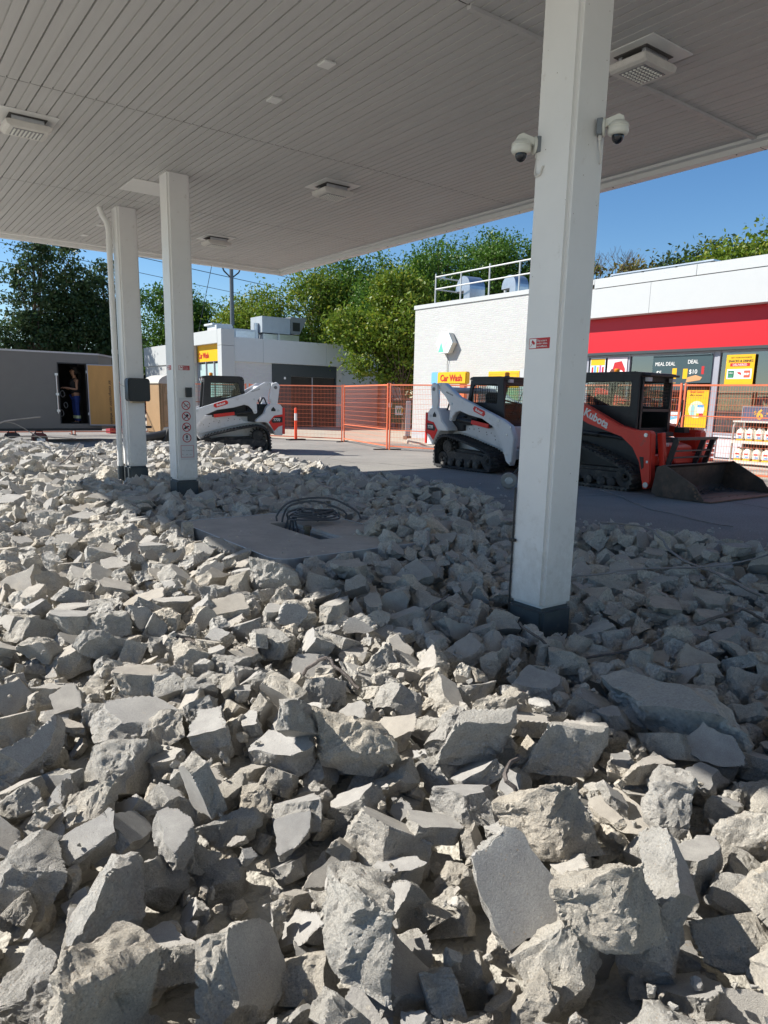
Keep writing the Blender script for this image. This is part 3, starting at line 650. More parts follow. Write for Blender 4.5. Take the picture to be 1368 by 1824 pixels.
for (x, y) in ((3.88, 3.32), (3.87, 10.5), (3.88, 12.88)): blk(x - .02, x + PW + .02, y - .02, y + PW + .02)
blk(3.72, 3.88, 13.05, 13.2)
blk(2.95, 4.2, 5.62, 8.0); blk(4.2, 4.6, 6.4, 8.0)
OWN = -np.ones((NY, NX), int); ROCKS = []
def rotm(rz, rx, ry): return np.array(Euler((rx, ry, rz), 'XYZ').to_matrix())
def place(k, s, M, x, y, sink=.0, force=False, pct=88, zmax=None):
    hv = PR[k][2] * s; v = hv @ M.T
    ix = ((v[:, 0] + x - GX0) / RES).astype(int); iy = ((v[:, 1] + y - GY0) / RES).astype(int)
    if ix.min() < 0 or iy.min() < 0 or ix.max() >= NX or iy.max() >= NY: return None
    x0, y0 = ix.min(), iy.min(); w, h_ = ix.max() - x0 + 1, iy.max() - y0 + 1
    lo = np.full((h_, w), 9.0); hi = np.full((h_, w), -9.0); np.minimum.at(lo, (iy - y0, ix - x0), v[:, 2]); np.maximum.at(hi, (iy - y0, ix - x0), v[:, 2])
    ok = lo < 5; sl = (slice(y0, y0 + h_), slice(x0, x0 + w))
    if BLK[sl][ok].any(): return None
    if not force and (HM[sl] & ok).sum() > .10 * ok.sum(): return None
    z0 = np.percentile((H[sl] - lo)[ok], pct) - sink
    return dict(k=k, s=s, M=M, x=x, y=y, z=z0, sl=sl, ok=ok, hi=hi, top=z0 + np.percentile(hi[ok], 80))
def commit(c):
    i = len(ROCKS); Hs = H[c['sl']]; nw = c['hi'] + c['z']; mk = c['ok'] & (nw > Hs); Hs[mk] = nw[mk]; OWN[c['sl']][mk] = i
    c.pop('ok'); c.pop('hi'); ROCKS.append(c); return i
def visible_xy(x, y, marg=.35):
    # inside the widened view wedge
    return x > .147 * y - .85 and y > .42 * x - 1.35
# heroes first need their bed: fill stage
def fill(n, smin, smax, tilt, over, tries, kset=None, pct=88, lowonly=False, ymax=99, sink=0):
    cnt = 0
    for q in range(n):
        y = GY0 + .3 + (GY1 - GY0 - .6) * rng.rand(); x = GX0 + .3 + (GX1 - GX0 - .6) * rng.rand()
        if y > ymax or not visible_xy(x, y): continue
        s = smin * (smax / smin) ** (rng.rand() ** 1.5)
        if y > 9: s = max(s * 1.25, .13)
        best = None
        for t in range(tries):
            xx = x + rng.uniform(-.22, .22); yy = y + rng.uniform(-.22, .22)
            i, j = int((xx - GX0) / RES), int((yy - GY0) / RES)
            if not (0 <= i < NX and 0 <= j < NY): continue
            if E_[j, i] < s * .32 - (.22 if s < .25 else .12): continue
            if lowonly and H[j, i] > T[j, i] - (.03 if smax > .1 else -.01): continue
            k = rng.randint(32) if kset is None else kset[rng.randint(len(kset))]
            tl = tilt * (1 if rng.rand() < .75 else 2.2)
            M = rotm(rng.rand() * 6.283, rng.randn() * tl + (math.pi if rng.rand() < .35 else 0), rng.randn() * tl)
            c = place(k, s, M, xx, yy, sink * s, pct=pct)
            if c is None: continue
            c['ex'] = c['top'] - T[j, i]
            if best is None or c['ex'] < best['ex']: best = c
        if best is not None and best['ex'] < over: commit(best); cnt += 1
    return cnt
fill(3800, .16, .32, .5, -.02, 2, pct=70)
fill(5200, .26, .44, .46, .10, 3, pct=70)
fill(900, .2, .34, .45, -.02, 3, pct=64, lowonly=True, ymax=3.2)
# large pieces set where the photo shows them: x, y, size, proto, yaw, tilt x, tilt y, sink, description
HERO = [
 (3.34, 2.0, 1.35, 32, 1.25, -.30, .06, .04, 'long dark slab of broken concrete lying in the shade right of the near column'),
 (2.20, 2.16, .50, 33, -.35, .25, -.10, .0, 'pale oblong concrete block with a tan top, left of a matching block in the sun'),
 (2.52, 1.90, .50, 33, -.45, -.1, .12, .0, 'pale oblong concrete block propped in the sun over a dark hollow'),
 (.74, 1.62, .46, 34, .5, 1.0, .25, .02, 'big dark flat-faced concrete slab standing up at the bottom left'),
 (1.52, 1.40, .46, 7, -.3, 1.0, -.3, .02, 'big grey flat-faced slab leaning upright at the bottom, right of centre'),
 (1.92, 1.06, .42, 0, .4, .85, .1, .02, 'tall grey slab with a dusty flat face near the bottom right'),
 (2.02, .78, .42, 7, 1.2, .8, -.1, .02, 'rounded grey slab with a pitted flat face at the bottom right corner'),
 (.98, 3.32, .60, 34, .3, .12, .10, .03, 'wide flat slab lying dust-topped on the left of the sunlit rubble'),
 (.50, 3.22, .50, 0, .1, .85, .2, .02, 'dark smooth slab tilted on its edge at the left edge of the photo'),
 (1.66, 2.42, .50, 6, -.9, .4, .1, .03, 'long wedge of concrete pointing down to the right in the sunlit rubble'),
 (.95, 2.46, .34, 7, 1.6, 1.3, .2, .02, 'chunk with a pale oval flat face standing on end left of centre'),
 (1.44, 2.58, .34, 3, .4, -.4, .5, .02, 'smooth-topped block in the sun beside the long wedge'),
 (.54, 2.12, .52, 6, 1.05, .5, .3, .03, 'long rough concrete lump leaning up the pile at lower left'),
 (.36, 1.66, .40, 4, .5, .1, .1, .03, 'bulky rounded boulder of concrete at the lower left edge'),
 (1.05, 1.50, .38, 4, 1.2, .2, .0, .03, 'bulky rough boulder with bluish dust at the bottom centre'),
 (1.62, 1.10, .34, 4, 2.2, .3, .2, .03, 'rough rounded lump with a dark broken side, bottom right of centre'),
 (3.92, 2.52, .36, 2, .2, .1, .0, .02, 'blocky speckled chunk in the shade just right of the near column base'),
 (3.55, 2.95, .34, 3, .1, -.15, .1, .02, 'oblong grey block lying right against the near column base'),
 (3.80, 2.05, .40, 2, .7, .2, .1, .02, 'big square-shouldered block in the shade below the near column'),
 (2.62, 5.0, .52, 6, -.75, .35, .1, .03, 'long block sloping down in front of the island pad corner'),
 (2.55, 1.45, .44, 2, .3, .15, .05, .03, 'flat-topped block with a ragged rim, lower right in the sun'),
 (1.95, 1.62, .40, 4, 1.9, .2, .3, .03, 'craggy lump with crumbling top, lower centre right'),
]
heroid = {}
for (x, y, s, k, rz, rx, ry, sk, lab) in HERO:
    c = place(k, s, rotm(rz, rx, ry), x, y, sk * .5, pct=80, force=True)
    if c:
        c['sz'] = s; sl_, ok_ = c['sl'], c['ok']; i_ = commit(c); heroid[i_] = lab; HM[sl_] |= (OWN[sl_] == i_)
fill(520, .34, .52, .35, .13, 4, pct=74, kset=[0, 7, 8, 15, 16, 23, 24, 31, 34])
fill(3600, .24, .42, .5, .09, 3, pct=66, lowonly=True)
fill(4200, .14, .26, .45, .04, 3, pct=70, lowonly=True)
fill(3600, .07, .14, .5, .0, 2, pct=75, lowonly=True)
fill(1500, .12, .26, .45, .03, 3, pct=66, lowonly=True, ymax=3.6)
fill(15000, .025, .075, .6, .05, 1, pct=80, ymax=4.2, lowonly=True)
NR = len(ROCKS)
# screen size of each rock
vis = np.bincount(OWN[OWN >= 0].ravel(), minlength=NR) * RES * RES
score = np.zeros(NR); scr = []
for i, c in enumerate(ROCKS):
    px, py, d = proj((c['x'], c['y'], c['z'])); scr.append((px, py))
    on = -60 < px < 1430 and 700 < py < 1900
    score[i] = (math.sqrt(max(vis[i], 1e-6)) * c['s'] / d ** 2) if on else 0
    if i in heroid: score[i] += 1
order = np.argsort(-score)[:300]; top = set(int(i) for i in order)
COLN = ['at far left', 'left of centre', 'near centre', 'right of centre', 'toward the right', 'at the right edge']
def anchor(px, py):
    c = min(5, max(0, int(px / 228)))
    if py < 900: r = 'far off by the rear columns'
    elif py < 1020: r = 'level with the island pad'
    elif py < 1150: r = 'level with near column base'
    elif py < 1290: r = 'just nearer than the near column'
    elif py < 1430: r = 'in the middle foreground'
    elif py < 1570: r = 'in the lower foreground'
    elif py < 1700: r = 'close to the viewer'
    else: r = 'along the photo bottom'
    return r, COLN[c]
groups = {}
for i in order: 
    i = int(i)
    if i not in heroid: groups.setdefault((anchor(*scr[i]), PR[ROCKS[i]['k']][0]), []).append(i)
ORD = ['largest', 'second largest', 'third largest', 'fourth largest', 'fifth largest', 'sixth largest', 'seventh largest', 'eighth largest'] + [w + ' largest' for w in 'ninth tenth eleventh twelfth thirteenth fourteenth fifteenth sixteenth seventeenth eighteenth nineteenth twentieth'.split()]
KN = {'slab': 'concrete slab piece', 'block': 'concrete block', 'chunk': 'rounded concrete chunk', 'wedge': 'wedge-shaped concrete piece'}
lab = dict(heroid); print('heroes', len(heroid), len(HERO))
for (an, k), ids in groups.items():
    ids.sort(key=lambda i: -score[i])
    for r, i in enumerate(ids):
        lab[i] = '%s %s %s, %s' % (ORD[min(r, 19)] if len(ids) > 1 else 'broken grey', KN[k], an[0], an[1])
for i in top:
    c = ROCKS[i]; k = c['k']; o = bpy.data.objects.new('concrete_chunk', PR[k][1])
    M = Matrix([list(r) for r in c['M']]).to_4x4() @ Matrix.Scale(c['s'], 4); M.translation = (c['x'], c['y'], c['z']); o.matrix_world = M
    link(o); tag(o, lab[i], 'rubble', 'broken concrete pieces of the rubble field')
# the rest: one object
VS, FS, MI, RN = [], [], [], []; base = 0; cache = {}
for i, c in enumerate(ROCKS):
    if i in top: continue
    px, py, d = proj((c['x'], c['y'], c['z'])); hi_ = d < 5.0 and c['s'] > .09 and -50 < px < 1420
    key = (c['k'], hi_)
    if key not in cache:
        me = PR[c['k']][1 if hi_ else 3]; f = np.empty(len(me.polygons) * 3, int); me.polygons.foreach_get('vertices', f); m_ = np.empty(len(me.polygons), int); me.polygons.foreach_get('material_index', m_); cache[key] = (f, m_)
    f, m_ = cache[key]; v = (PR[c['k']][2 if hi_ else 4] * c['s']) @ c['M'].T + np.array([c['x'], c['y'], c['z']])
    VS.append(v); FS.append(f + base); MI.append(m_); RN.append(np.full(len(v), rng.rand())); base += len(v)
VS = np.concatenate(VS); FS = np.concatenate(FS); MI = np.concatenate(MI); RN = np.concatenate(RN)
me = bpy.data.meshes.new('rubble'); me.vertices.add(len(VS)); me.vertices.foreach_set('co', VS.ravel()); me.loops.add(len(FS)); me.loops.foreach_set('vertex_index', FS)
nf = len(FS) // 3; me.polygons.add(nf); me.polygons.foreach_set('loop_start', np.arange(nf) * 3); me.polygons.foreach_set('material_index', MI)
me.materials.append(RM[0]); me.materials.append(RM[1]); me.update(calc_edges=True)
me.shade_flat()
a_ = me.attributes.new('rnd', 'FLOAT', 'POINT'); a_.data.foreach_set('value', RN)
tag(link(bpy.data.objects.new('rubble', me)), 'field of smaller broken grey concrete pieces under and beyond the canopy', 'rubble', kind='stuff')
print('ROCKS', NR, 'faces', nf, 'heroes', len(heroid))
for k, hi, hv, lo, lv in PR: 
    if hi.users == 0: bpy.data.meshes.remove(hi)
def rub_z(x, y): return float(H[int((y - GY0) / RES), int((x - GX0) / RES)])

# loose stones spilled on the asphalt along the edge of the field
mb = MB(); r = random.Random(8)
for q in range(700):
    i = r.randrange(1, 14); a = RUB[i]; b = RUB[i + 1]; t = r.random(); x = a[0] + (b[0] - a[0]) * t + abs(r.gauss(0, .5)) + .0; y = a[1] + (b[1] - a[1]) * t + r.gauss(0, .5)
    if inside(x, y, RUB) or y < 1 or y > 22: continue
    s_ = .005 + .035 * r.random() ** 5; n = 5; rot = r.random() * 6
    mb.add([(x + s_ * math.cos(rot + k * 1.256) * r.uniform(.7, 1.2), y + s_ * math.sin(rot + k * 1.256) * r.uniform(.7, 1.2), 0.0) for k in range(5)] + [(x + s_ * .6 * math.cos(rot + k * 1.256 + .3), y + s_ * .6 * math.sin(rot + k * 1.256 + .3), s_ * r.uniform(.7, 1.1)) for k in range(5)], [tuple(range(5, 10))] + [(k, (k + 1) % 5, 5 + (k + 1) % 5, 5 + k) for k in range(5)])
tag(mb.build('loose_stones', RM[0]), 'small loose stones scattered over the asphalt beside the rubble', 'stones', kind='stuff')
# ------------------------------------------------------------------ island sump pad
isl = thing('island_pad', 'dusty steel-rimmed rectangular island pad set in the rubble with open cable slot', 'island pad', (3.9, 6.85, -.035))
def rrect(x0, x1, y0, y1, r, n=5):
    o = []
    for cx_, cy_, a in ((x1 - r, y1 - r, 0), (x0 + r, y1 - r, 90), (x0 + r, y0 + r, 180), (x1 - r, y0 + r, 270)): o += circle(cx_, cy_, r, n, a, a + 90)
    return o
ou = rrect(-.98, .80, -1.30, 1.12, .17); n_ = len(ou)
# top with a slot: build ring faces outer->slot
mb = MB(); sl = [(.16, .5), (-.12, .5), (-.12, -.62), (.16, -.62)]
bm = bmesh.new(); vo = [bm.verts.new((x * .992, y * .994, .115)) for x, y in ou]; vi = [bm.verts.new((x, y, .115)) for x, y in sl]
eo = [bm.edges.new((vo[i], vo[(i + 1) % n_])) for i in range(n_)]; ei = [bm.edges.new((vi[i], vi[(i + 1) % 4])) for i in range(4)]
bmesh.ops.triangle_fill(bm, edges=eo + ei, use_beauty=True)
for i in range(4): a, b = vi[i], vi[(i + 1) % 4]; c = bm.verts.new((b.co.x, b.co.y, -.25)); d = bm.verts.new((a.co.x, a.co.y, -.25)); bm.faces.new((a, b, c, d))
bmesh.ops.recalc_face_normals(bm, faces=bm.faces)
me = bpy.data.meshes.new('pad_top'); bm.to_mesh(me); bm.free(); me.materials.append(DUST); link(bpy.data.objects.new('pad_top', me), isl)
mb = MB(); inn = [(x * .985, y * .99) for x, y in ou]; ring_prism(mb, ou, inn, -.3, .122, 'z'); mb.build('steel_rim', STEEL, isl)
mb = MB(); mb.box(-.13, .17, -.63, .51, -.28, -.24); mb.build('sump_floor', DARKIN, isl)
mb = MB()
for i in range(4): y = -.5 + i * .22; mb.cyl((-.12, y, -.02), (.16, y, -.02), .028, 10)
mb.box(-.11, -.06, -.6, .1, -.1, .03); mb.cyl((.02, -.12, -.1), (.02, -.12, .15), .035, 12); mb.cyl((.02, -.12, .13), (.02, -.12, .17), .048, 8); mb.build('pipework', mat('brass_dirty', (.12, .10, .07), .6, metal=.5, var=.4, vs=12), isl)
mb = MB(); mb.box(.10, .15, -.6, .4, -.08, .08); mb.build('conduit_box', STEEL, isl)
mb = MB()
for k in range(46): 
    a = rng.rand(2); x, y = (a[0] - .5) * 1.8, (a[1] - .5) * 2.4
    if -.16 < x < .2 and -.66 < y < .55: continue
    r = rng.uniform(.008, .024); mb.add([(x + r * math.cos(t) * rng.uniform(.7, 1.2), y + r * math.sin(t) * rng.uniform(.7, 1.2), .115) for t in (0, 1.3, 2.6, 3.9, 5.1)] + [(x, y, .115 + r * .8)], [(0, 1, 5), (1, 2, 5), (2, 3, 5), (3, 4, 5), (4, 0, 5)])
o = mb.build('grit', RM[0], isl); o['kind'] = 'stuff'
cb = thing('cable_coil', 'loops of dark grey cable rising out of the island pad slot', 'cable', (3.95, 7.1, .1))
def smooth_path(p, n=6):
    p = [Vector(q) for q in p]; o = []
    for i in range(len(p) - 1):
        a, b, c, d = p[max(i - 1, 0)], p[i], p[i + 1], p[min(i + 2, len(p) - 1)]
        for t in range(n):
            t /= n; o.append(.5 * ((2 * b) + (c - a) * t + (2 * a - 5 * b + 4 * c - d) * t * t + (3 * b - a - 3 * c + d) * t ** 3))
    return o + [p[-1]]
for k in range(6):
    L_c = [.95, .80, .55, .50, .42, .36][k]; hc = [.24, .20, .12, .09, .07, .15][k]; dx, dy = (.80 - .05 * k, -.58 + .06 * k); p0 = Vector((-.02 + .012 * k, .34 - .075 * k, .03)); mb = MB()
    P_ = [p0 + Vector((0, 0, -.25)), p0 + Vector((0, 0, -.1))] + [p0 + Vector((dx, dy, 0)) * (L_c * (1 - math.cos(t * math.pi / 14)) / 2) + Vector((.03 * math.sin(t + k), .03 * math.cos(t * .7 + k), hc * math.sin(t * math.pi / 14) ** .8)) for t in range(15)]
    mb.tube(P_, .012, 7); mb.build('cable', CABLE, cb, smooth=True)
for k in range(4):
    mb = MB(); cx_, cy_ = .30, .02; mb.tube([(cx_ + (.32 - .03 * k) * math.cos(a), cy_ + (.20 - .02 * k) * math.sin(a), .045 + .026 * k + .012 * math.sin(a * 2 + k)) for a in [i * 6.283 / 32 for i in range(33)]], .011, 7); mb.build('cable_loop', CABLE, cb, smooth=True)
# ------------------------------------------------------------------ shop with wing wall
sh = thing('shop_building', 'white brick petrol station shop with a red band over its glass front', 'building', (0, 0, 0))
mb = MB(); mb.box(19.0, 19.25, 16.3, 23.9, 0, 5.16); mb.build('brick_wall', BRICK, sh)
mb = MB(); mb.box(19.26, 28, 23.65, 23.9, 0, 5.16); mb.build('end_wall', BRICKY, sh)
mb = MB(); mb.box(18.985, 19.0, 18, 23.9, .0, .36); mb.build('plinth', mat('plinth_grey', (.40, .43, .46), .7, var=.15, vs=5, dirt=(.3, .27, .23)), sh)
mb = MB(); mb.box(18.96, 19.35, 15.0, 23.94, 5.16, 5.31); mb.box(19.36, 28.02, 23.6, 23.94, 5.16, 5.31); mb.build('coping', PANEL, sh)
# white fascia over shopfront
mb = MB()
for i, (a, b) in enumerate(((-6, 1.2), (1.205, 5.2), (5.205, 9.1), (9.105, 13.0), (13.005, 15.0 + 1.28))): mb.box(18.97, 19.3, a, b, 4.16, 5.02)
mb.box(18.95, 19.3, -6, 11.6, 5.03, 5.31); mb.box(18.95, 19.3, 11.61, 14.98, 5.03, 5.31); mb.build('fascia', PANEL, sh, bevel=.004)
mb = MB(); mb.box(18.99, 19.29, -6, 16.28, 5.0, 5.05); mb.build('fascia_reveal', SOFFD, sh)
mb = MB(); mb.box(19.33, 19.5, -6, 16.28, 3.13, 4.2); mb.build('red_band', RED, sh)
mb = MB(); mb.box(19.3, 19.55, -6, 16.28, 3.05, 3.128); mb.build('window_head', CHAR, sh)
mb = MB(); mb.box(19.36, 30, -6, 23.6, 5.0, 5.1); mb.build('roof', mat('roof_gravel', (.3, .29, .27), .9), sh)
XG = 19.5
mb = MB()
for y in (16.24, 15.4, 13.86, 11.16, 10.98, 8.6, 7.2, 5.4, 3.0): mb.box(XG - .06, XG + .06, y - .035, y + .035, 0, 3.05)
mb.box(XG - .05, XG + .05, 10.98, 11.16, 0, 3.05)
for z in (.80, 3.02): mb.box(XG - .045, XG + .045, -6, 16.2, z - .03, z + .03)
mb.build('window_frame', ALU, sh)
mb = MB(); mb.box(XG - .03, XG + .03, -6, 16.2, .06, .77); mb.build('kick_panel', mat('kick_white', (.55, .57, .62), .5, var=.06), sh)
mb = MB()
for a, b in ((11.2, 13.8), (13.9, 15.35), (9.0, 10.9), (7.3, 8.5)):
    ring_prism(mb, [(a + .08, .12), (b - .08, .12), (b - .08, .70), (a + .08, .70)], [(a + .11, .15), (b - .11, .15), (b - .11, .67), (a + .11, .67)], XG - .038, XG - .031, 'x')
mb.build('panel_moulding', CHAR, sh)
for a, b in ((13.9, 16.2), (11.2, 13.82), (8.64, 10.94), (5.44, 8.56), (-6, 5.36)):
    mb = MB(); mb.add([(XG, b, .84), (XG, a, .84), (XG, a, 2.99), (XG, b, 2.99)], [(0, 1, 2, 3)]); mb.build('window_pane', SHOPG, sh)
# interior
mb = MB(); mb.box(24.5, 24.6, -6, 16.2, 0, 3.6); mb.box(19.6, 24.5, 16.22, 16.3, 0, 3.6); mb.build('back_wall', mat('inner_wall', (.22, .2, .2), .8), sh)
mb = MB(); mb.box(19.56, 24.5, -6, 16.2, -.02, .012); mb.build('inner_floor', mat('inner_floor', (.2, .18, .17), .4), sh)
mb = MB(); mb.box(19.56, 24.5, -6, 16.2, 3.3, 3.35); mb.build('ceiling', mat('inner_ceiling', (.45, .45, .45), .8), sh)
stock = [mat('pack_%d' % i, c, .5) for i, c in enumerate([(.6, .03, .03), (.05, .2, .5), (.7, .5, .05), (.05, .35, .12), (.6, .6, .6), (.4, .08, .3), (.7, .25, .03)])]
R9 = random.Random(5)
for gy in (15.4, 13.4, 11.6, 9.4, 7.6):
    g = thing('display_shelf', {15.4: 'stocked shelf behind the shop glass nearest the brick wall', 13.4: 'stocked shelf behind the poster of a chocolate bar', 11.6: 'stocked shelf behind the hanging yellow poster', 9.4: 'stocked shelf right of the shop door frame', 7.6: 'stocked shelf behind the price board'}[gy], 'shelf', (20.8, gy, 0), 0, 'shelves inside the shop')
    mb = MB(); mb.box(-.03, .4, -.7, .7, 0, .1)
    for z in (.5, .95, 1.4): mb.box(-.03, .4, -.7, .7, z, z + .03)
    mb.box(.4, .43, -.7, .7, 0, 1.75); mb.build('rack_frame', mat('rack_grey', (.35, .35, .35), .5), g)
    mbs = [MB() for _ in stock]
    for z in (.1, .53, .98, 1.43):
        y = -.68
        while y < .6:
            w = R9.uniform(.07, .16); hgt = R9.uniform(.18, .34); k = R9.randrange(len(stock)); mbs[k].box(.02, .36, y, y + w * .94, z + .002, z + hgt); y += w
    for k, m_ in enumerate(mbs):
        if m_.v: o = m_.build('packets', stock[k], g); o['kind'] = 'stuff'
# ---- posters hang inside/outside the glass
def board(name, label, cat, loc, w, h, m, reading='x', group=None, th=.012):
    """flat panel whose lower-left corner (as read) is loc; faces -X, reads along -Y"""
    t = thing(name, label, cat, loc, 0, group); mb = MB(); mb.box(-th, 0, -w, 0, 0, h); b = mb.build('panel', m, t); return t, b
U = (0, -1, 0); V = (0, 0, 1)
def tx(t, s, size, y, z, m, th=.014, **k): return text(s, size, (-th, -y, z), U, V, m, t, **k)
def fb(t, y0, y1, z0, z1, m, off=.0135, name='print'):
    mb = MB(); mb.box(-off - .001, -off, -y1, -y0, z0, z1); return mb.build(name, m, t)
t, b = board('poster', 'yellow hanging poster with a round picture in the shop window', 'poster', (XG - .07, 11.80, .94), .66, 1.24, YEL, group='window posters')
for i, (s, z, m_, sz) in enumerate((('Check out our', 1.06, PBLK, .085), ('Shell Select', .96, PRED, .10), ('offers instore', .88, PBLK, .075))): tx(t, s, sz, .08, z, m_, sx=.95)
mb = MB(); mb.prism(circle(-.33, .5, .24, 28), -.016, -.014, 'x'); mb.build('print', mat('pale_print', (.62, .75, .45), .5), t)
fb(t, .36, .54, .4, .64, WHT, .0165); fb(t, .36, .54, .56, .64, BLUE, .018); fb(t, .42, .54, .30, .40, PRED, .0165); fb(t, .34, .42, .30, .40, YEL, .0165)
mb = MB(); mb.prism([(-.16, .3), (-.28, .3), (-.28, .56), (-.24, .64), (-.20, .64), (-.16, .56)], -.018, -.0165, 'x'); mb.build('print', mat('bottle_print', (.25, .5, .5), .4), t)
t, b = board('poster', 'yellow poster with red strip and three small app badges', 'poster', (XG - .07, 10.74, 2.12), .78, .80, YEL, group='window posters')
tx(t, 'GET YOUR FAVOURITE', .055, .12, .70, PBLK); tx(t, 'SNACKS & DRINKS', .088, .06, .60, PBLK, sx=.92, bold=.002); fb(t, .12, .66, .49, .575, PRED); tx(t, 'DELIVERED', .08, .19, .503, WHT, .0155)
fb(t, .05, .73, .16, .42, WHT); fb(t, .08, .25, .19, .38, mat('badge_green', (.03, .16, .09), .4), .0155); tx(t, 'Uber', .06, .10, .30, WHT, .0175); tx(t, 'Eats', .06, .10, .22, mat('badge_text', (.1, .6, .25), .4), .0175)
mb = MB(); mb.prism([(-.33, .34), (-.42, .34), (-.46, .29), (-.42, .25), (-.40, .29), (-.36, .29)], -.0175, -.0155, 'x'); mb.build('print', PRED, t); tx(t, 'DOORDASH', .028, .30, .2, PRED, .0155)
fb(t, .52, .69, .19, .38, mat('badge_red', (.65, .10, .05), .4), .0155); tx(t, 'SKIP', .075, .53, .26, WHT, .0175, bold=.003)
t, b = board('poster', 'dark window poster for meal deals at 5 and 10 dollars', 'poster', (XG - .07, 13.0, 1.98), 1.86, .98, mat('dark_poster', (.045, .075, .085), .25), group='window posters')
tx(t, 'MEAL DEAL', .15, .08, .70, WHT, sx=.85); tx(t, 'DEAL', .15, 1.12, .74, WHT, sx=.9); tx(t, '$5', .17, .14, .44, WHT); tx(t, '$10', .17, 1.18, .46, WHT); tx(t, 'Sandwich + drink + side', .05, 1.0, .14, WHT)
mb = MB(); mb.prism([(-.40, .2), (-.62, .2), (-.66, .3), (-.6, .38), (-.42, .38), (-.37, .3)], -.0145, -.013, 'x'); mb.prism([(-1.12, .22), (-1.55, .28), (-1.6, .36), (-1.4, .42), (-1.15, .36)], -.0145, -.013, 'x'); mb.build('print', mat('bun_print', (.55, .28, .12), .5), t)
fb(t, .66, .80, .2, .62, YEL); fb(t, 1.0, 1.14, .32, .60, YEL); fb(t, 1.56, 1.64, .44, .66, PRED)
t, b = board('poster', 'white and red poster picturing a chocolate ice cream bar', 'poster', (XG - .07, 14.62, 2.2), .72, .78, mat('pale_poster', (.72, .60, .66), .4), group='window posters')
mb = MB(); mb.prism([(-.1, .06), (-.66, .06), (-.66, .42), (-.52, .66), (-.26, .62), (-.2, .4)], -.0145, -.013, 'x'); mb.build('print', PRED, t)
mb = MB(); mb.prism([(-.06, .28), (-.34, .16), (-.38, .30), (-.18, .44)], -.0165, -.015, 'x'); mb.build('print', mat('choc', (.08, .03, .02), .4), t); mb = MB(); mb.prism([(-.07, .22), (-.33, .11), (-.34, .155), (-.07, .27)], -.0165, -.015, 'x'); mb.build('print', WHT, t)
mb = MB(); mb.prism(circle(-.5, .28, .11, 20), -.0165, -.015, 'x'); mb.build('print', WHT, t); mb = MB(); mb.prism(circle(-.5, .28, .06, 20), -.018, -.0167, 'x'); mb.build('print', BLUE, t)
t, b = board('poster', 'bright multicoloured drinks poster next to the near column edge', 'poster', (XG - .07, 15.28, 2.2), .58, .78, mat('pale_poster2', (.62, .72, .78), .4), group='window posters')
for i, c in enumerate((PRED, BLUE, YEL, stock[5], PRED)): fb(t, .06 + i * .1, .13 + i * .1, .25, .5 + .05 * (i % 2), c)
fb(t, .02, .56, .55, .75, YEL); tx(t, 'WIN', .15, .05, .06, PRED)
t, b = board('poster', 'small pale blue notice low in the shop window', 'poster', (XG - .07, 12.45, 1.02), .5, .34, mat('pale_notice', (.62, .68, .72), .4), group='window posters')
mb = MB(); mb.prism([(-.16, .1), (-.42, .16), (-.44, .26), (-.28, .2), (-.16, .24)], -.0145, -.013, 'x'); mb.build('print', mat('aqua', (.1, .45, .65), .4), t)
# price board + jug rack on the sidewalk
XR = 17.4
rk = thing('jug_rack', 'curved grey steel rack of washer fluid jugs before the shop', 'rack', (XR, 9.25, .13))
mb = MB()
for y in (0, -2.3): mb.tube(smooth_path([(0, y, 0), (0, y, .75), (.02, y, .95), (.12, y, 1.03), (.3, y, 1.05)], 5), .028, 8); mb.tube([(.5, y, 0), (.5, y, 1.06)], .024, 6); mb.box(0, .5, y - .02, y + .02, .0, .05)
mb.build('side_frame', mat('rack_steel', (.42, .41, .38), .45, metal=.4), rk)
for z in (.09, .565):
    mb = MB(); mb.box(-.06, .46, -2.3, 0, z - .03, z); mb.box(-.07, -.05, -2.3, 0, z - .03, z + .04); mb.build('shelf', mat('shelf_white', (.6, .58, .52), .5), rk)
mb = MB(); mb.box(-.03, .5, -2.34, .02, 1.04, 1.08); mb.build('rack_top', mat('shelf_white', (.6, .58, .52), .5), rk)
mb = MB(); mb.box(.47, .49, -2.28, -.02, .05, 1.03); mb.build('back_board', DARKIN, rk)
pb, b = board('price_board', 'dark blue price board reading 6.49 on top of the jug rack', 'sign', (XR + .1, 9.1, 1.21), 1.3, .32, mat('board_blue', (.085, .105, .17), .5), th=.03)
tx(pb, '$', .13, .26, .15, mat('gold', (.75, .42, .05), .5), .032); tx(pb, '6', .32, .33, .05, mat('gold', (.75, .42, .05), .5), .032, bold=.010); tx(pb, '.49', .20, .52, .12, mat('gold', (.75, .42, .05), .5), .032)
mb = MB(); ring_prism(mb, [(.02, -.02), (-1.32, -.02), (-1.32, .34), (.02, .34)], [(0, 0), (-1.3, 0), (-1.3, .32), (0, .32)], -.04, .0, 'x'); mb.build('frame', ALU, pb)
jug = thing('washer_jug', 'white washer fluid jug, first from the left on the upper shelf', 'jug', (XR + .13, 9.10, .698), 0, 'washer fluid jugs on the rack')
YF = mat('yellow_fluid', (.62, .42, .02), .3); JW = mat('jug_white', (.80, .78, .70), .4)
mb = MB(); mb.prism([(-.075, .045), (.075, .045), (.075, .17), (.05, .215), (-.04, .225), (-.075, .17)], -.08, .08, axis='x')
mb.build('body', JW, jug, bevel=.014, smooth=True, seg=2); mb = MB(); mb.box(-.078, .078, -.073, .073, 0, .046); mb.build('fluid_band', YF, jug, bevel=.012)
mb = MB(); mb.cyl((0, .035, .215), (0, .035, .25), .022, 10); mb.build('cap', WHT, jug)
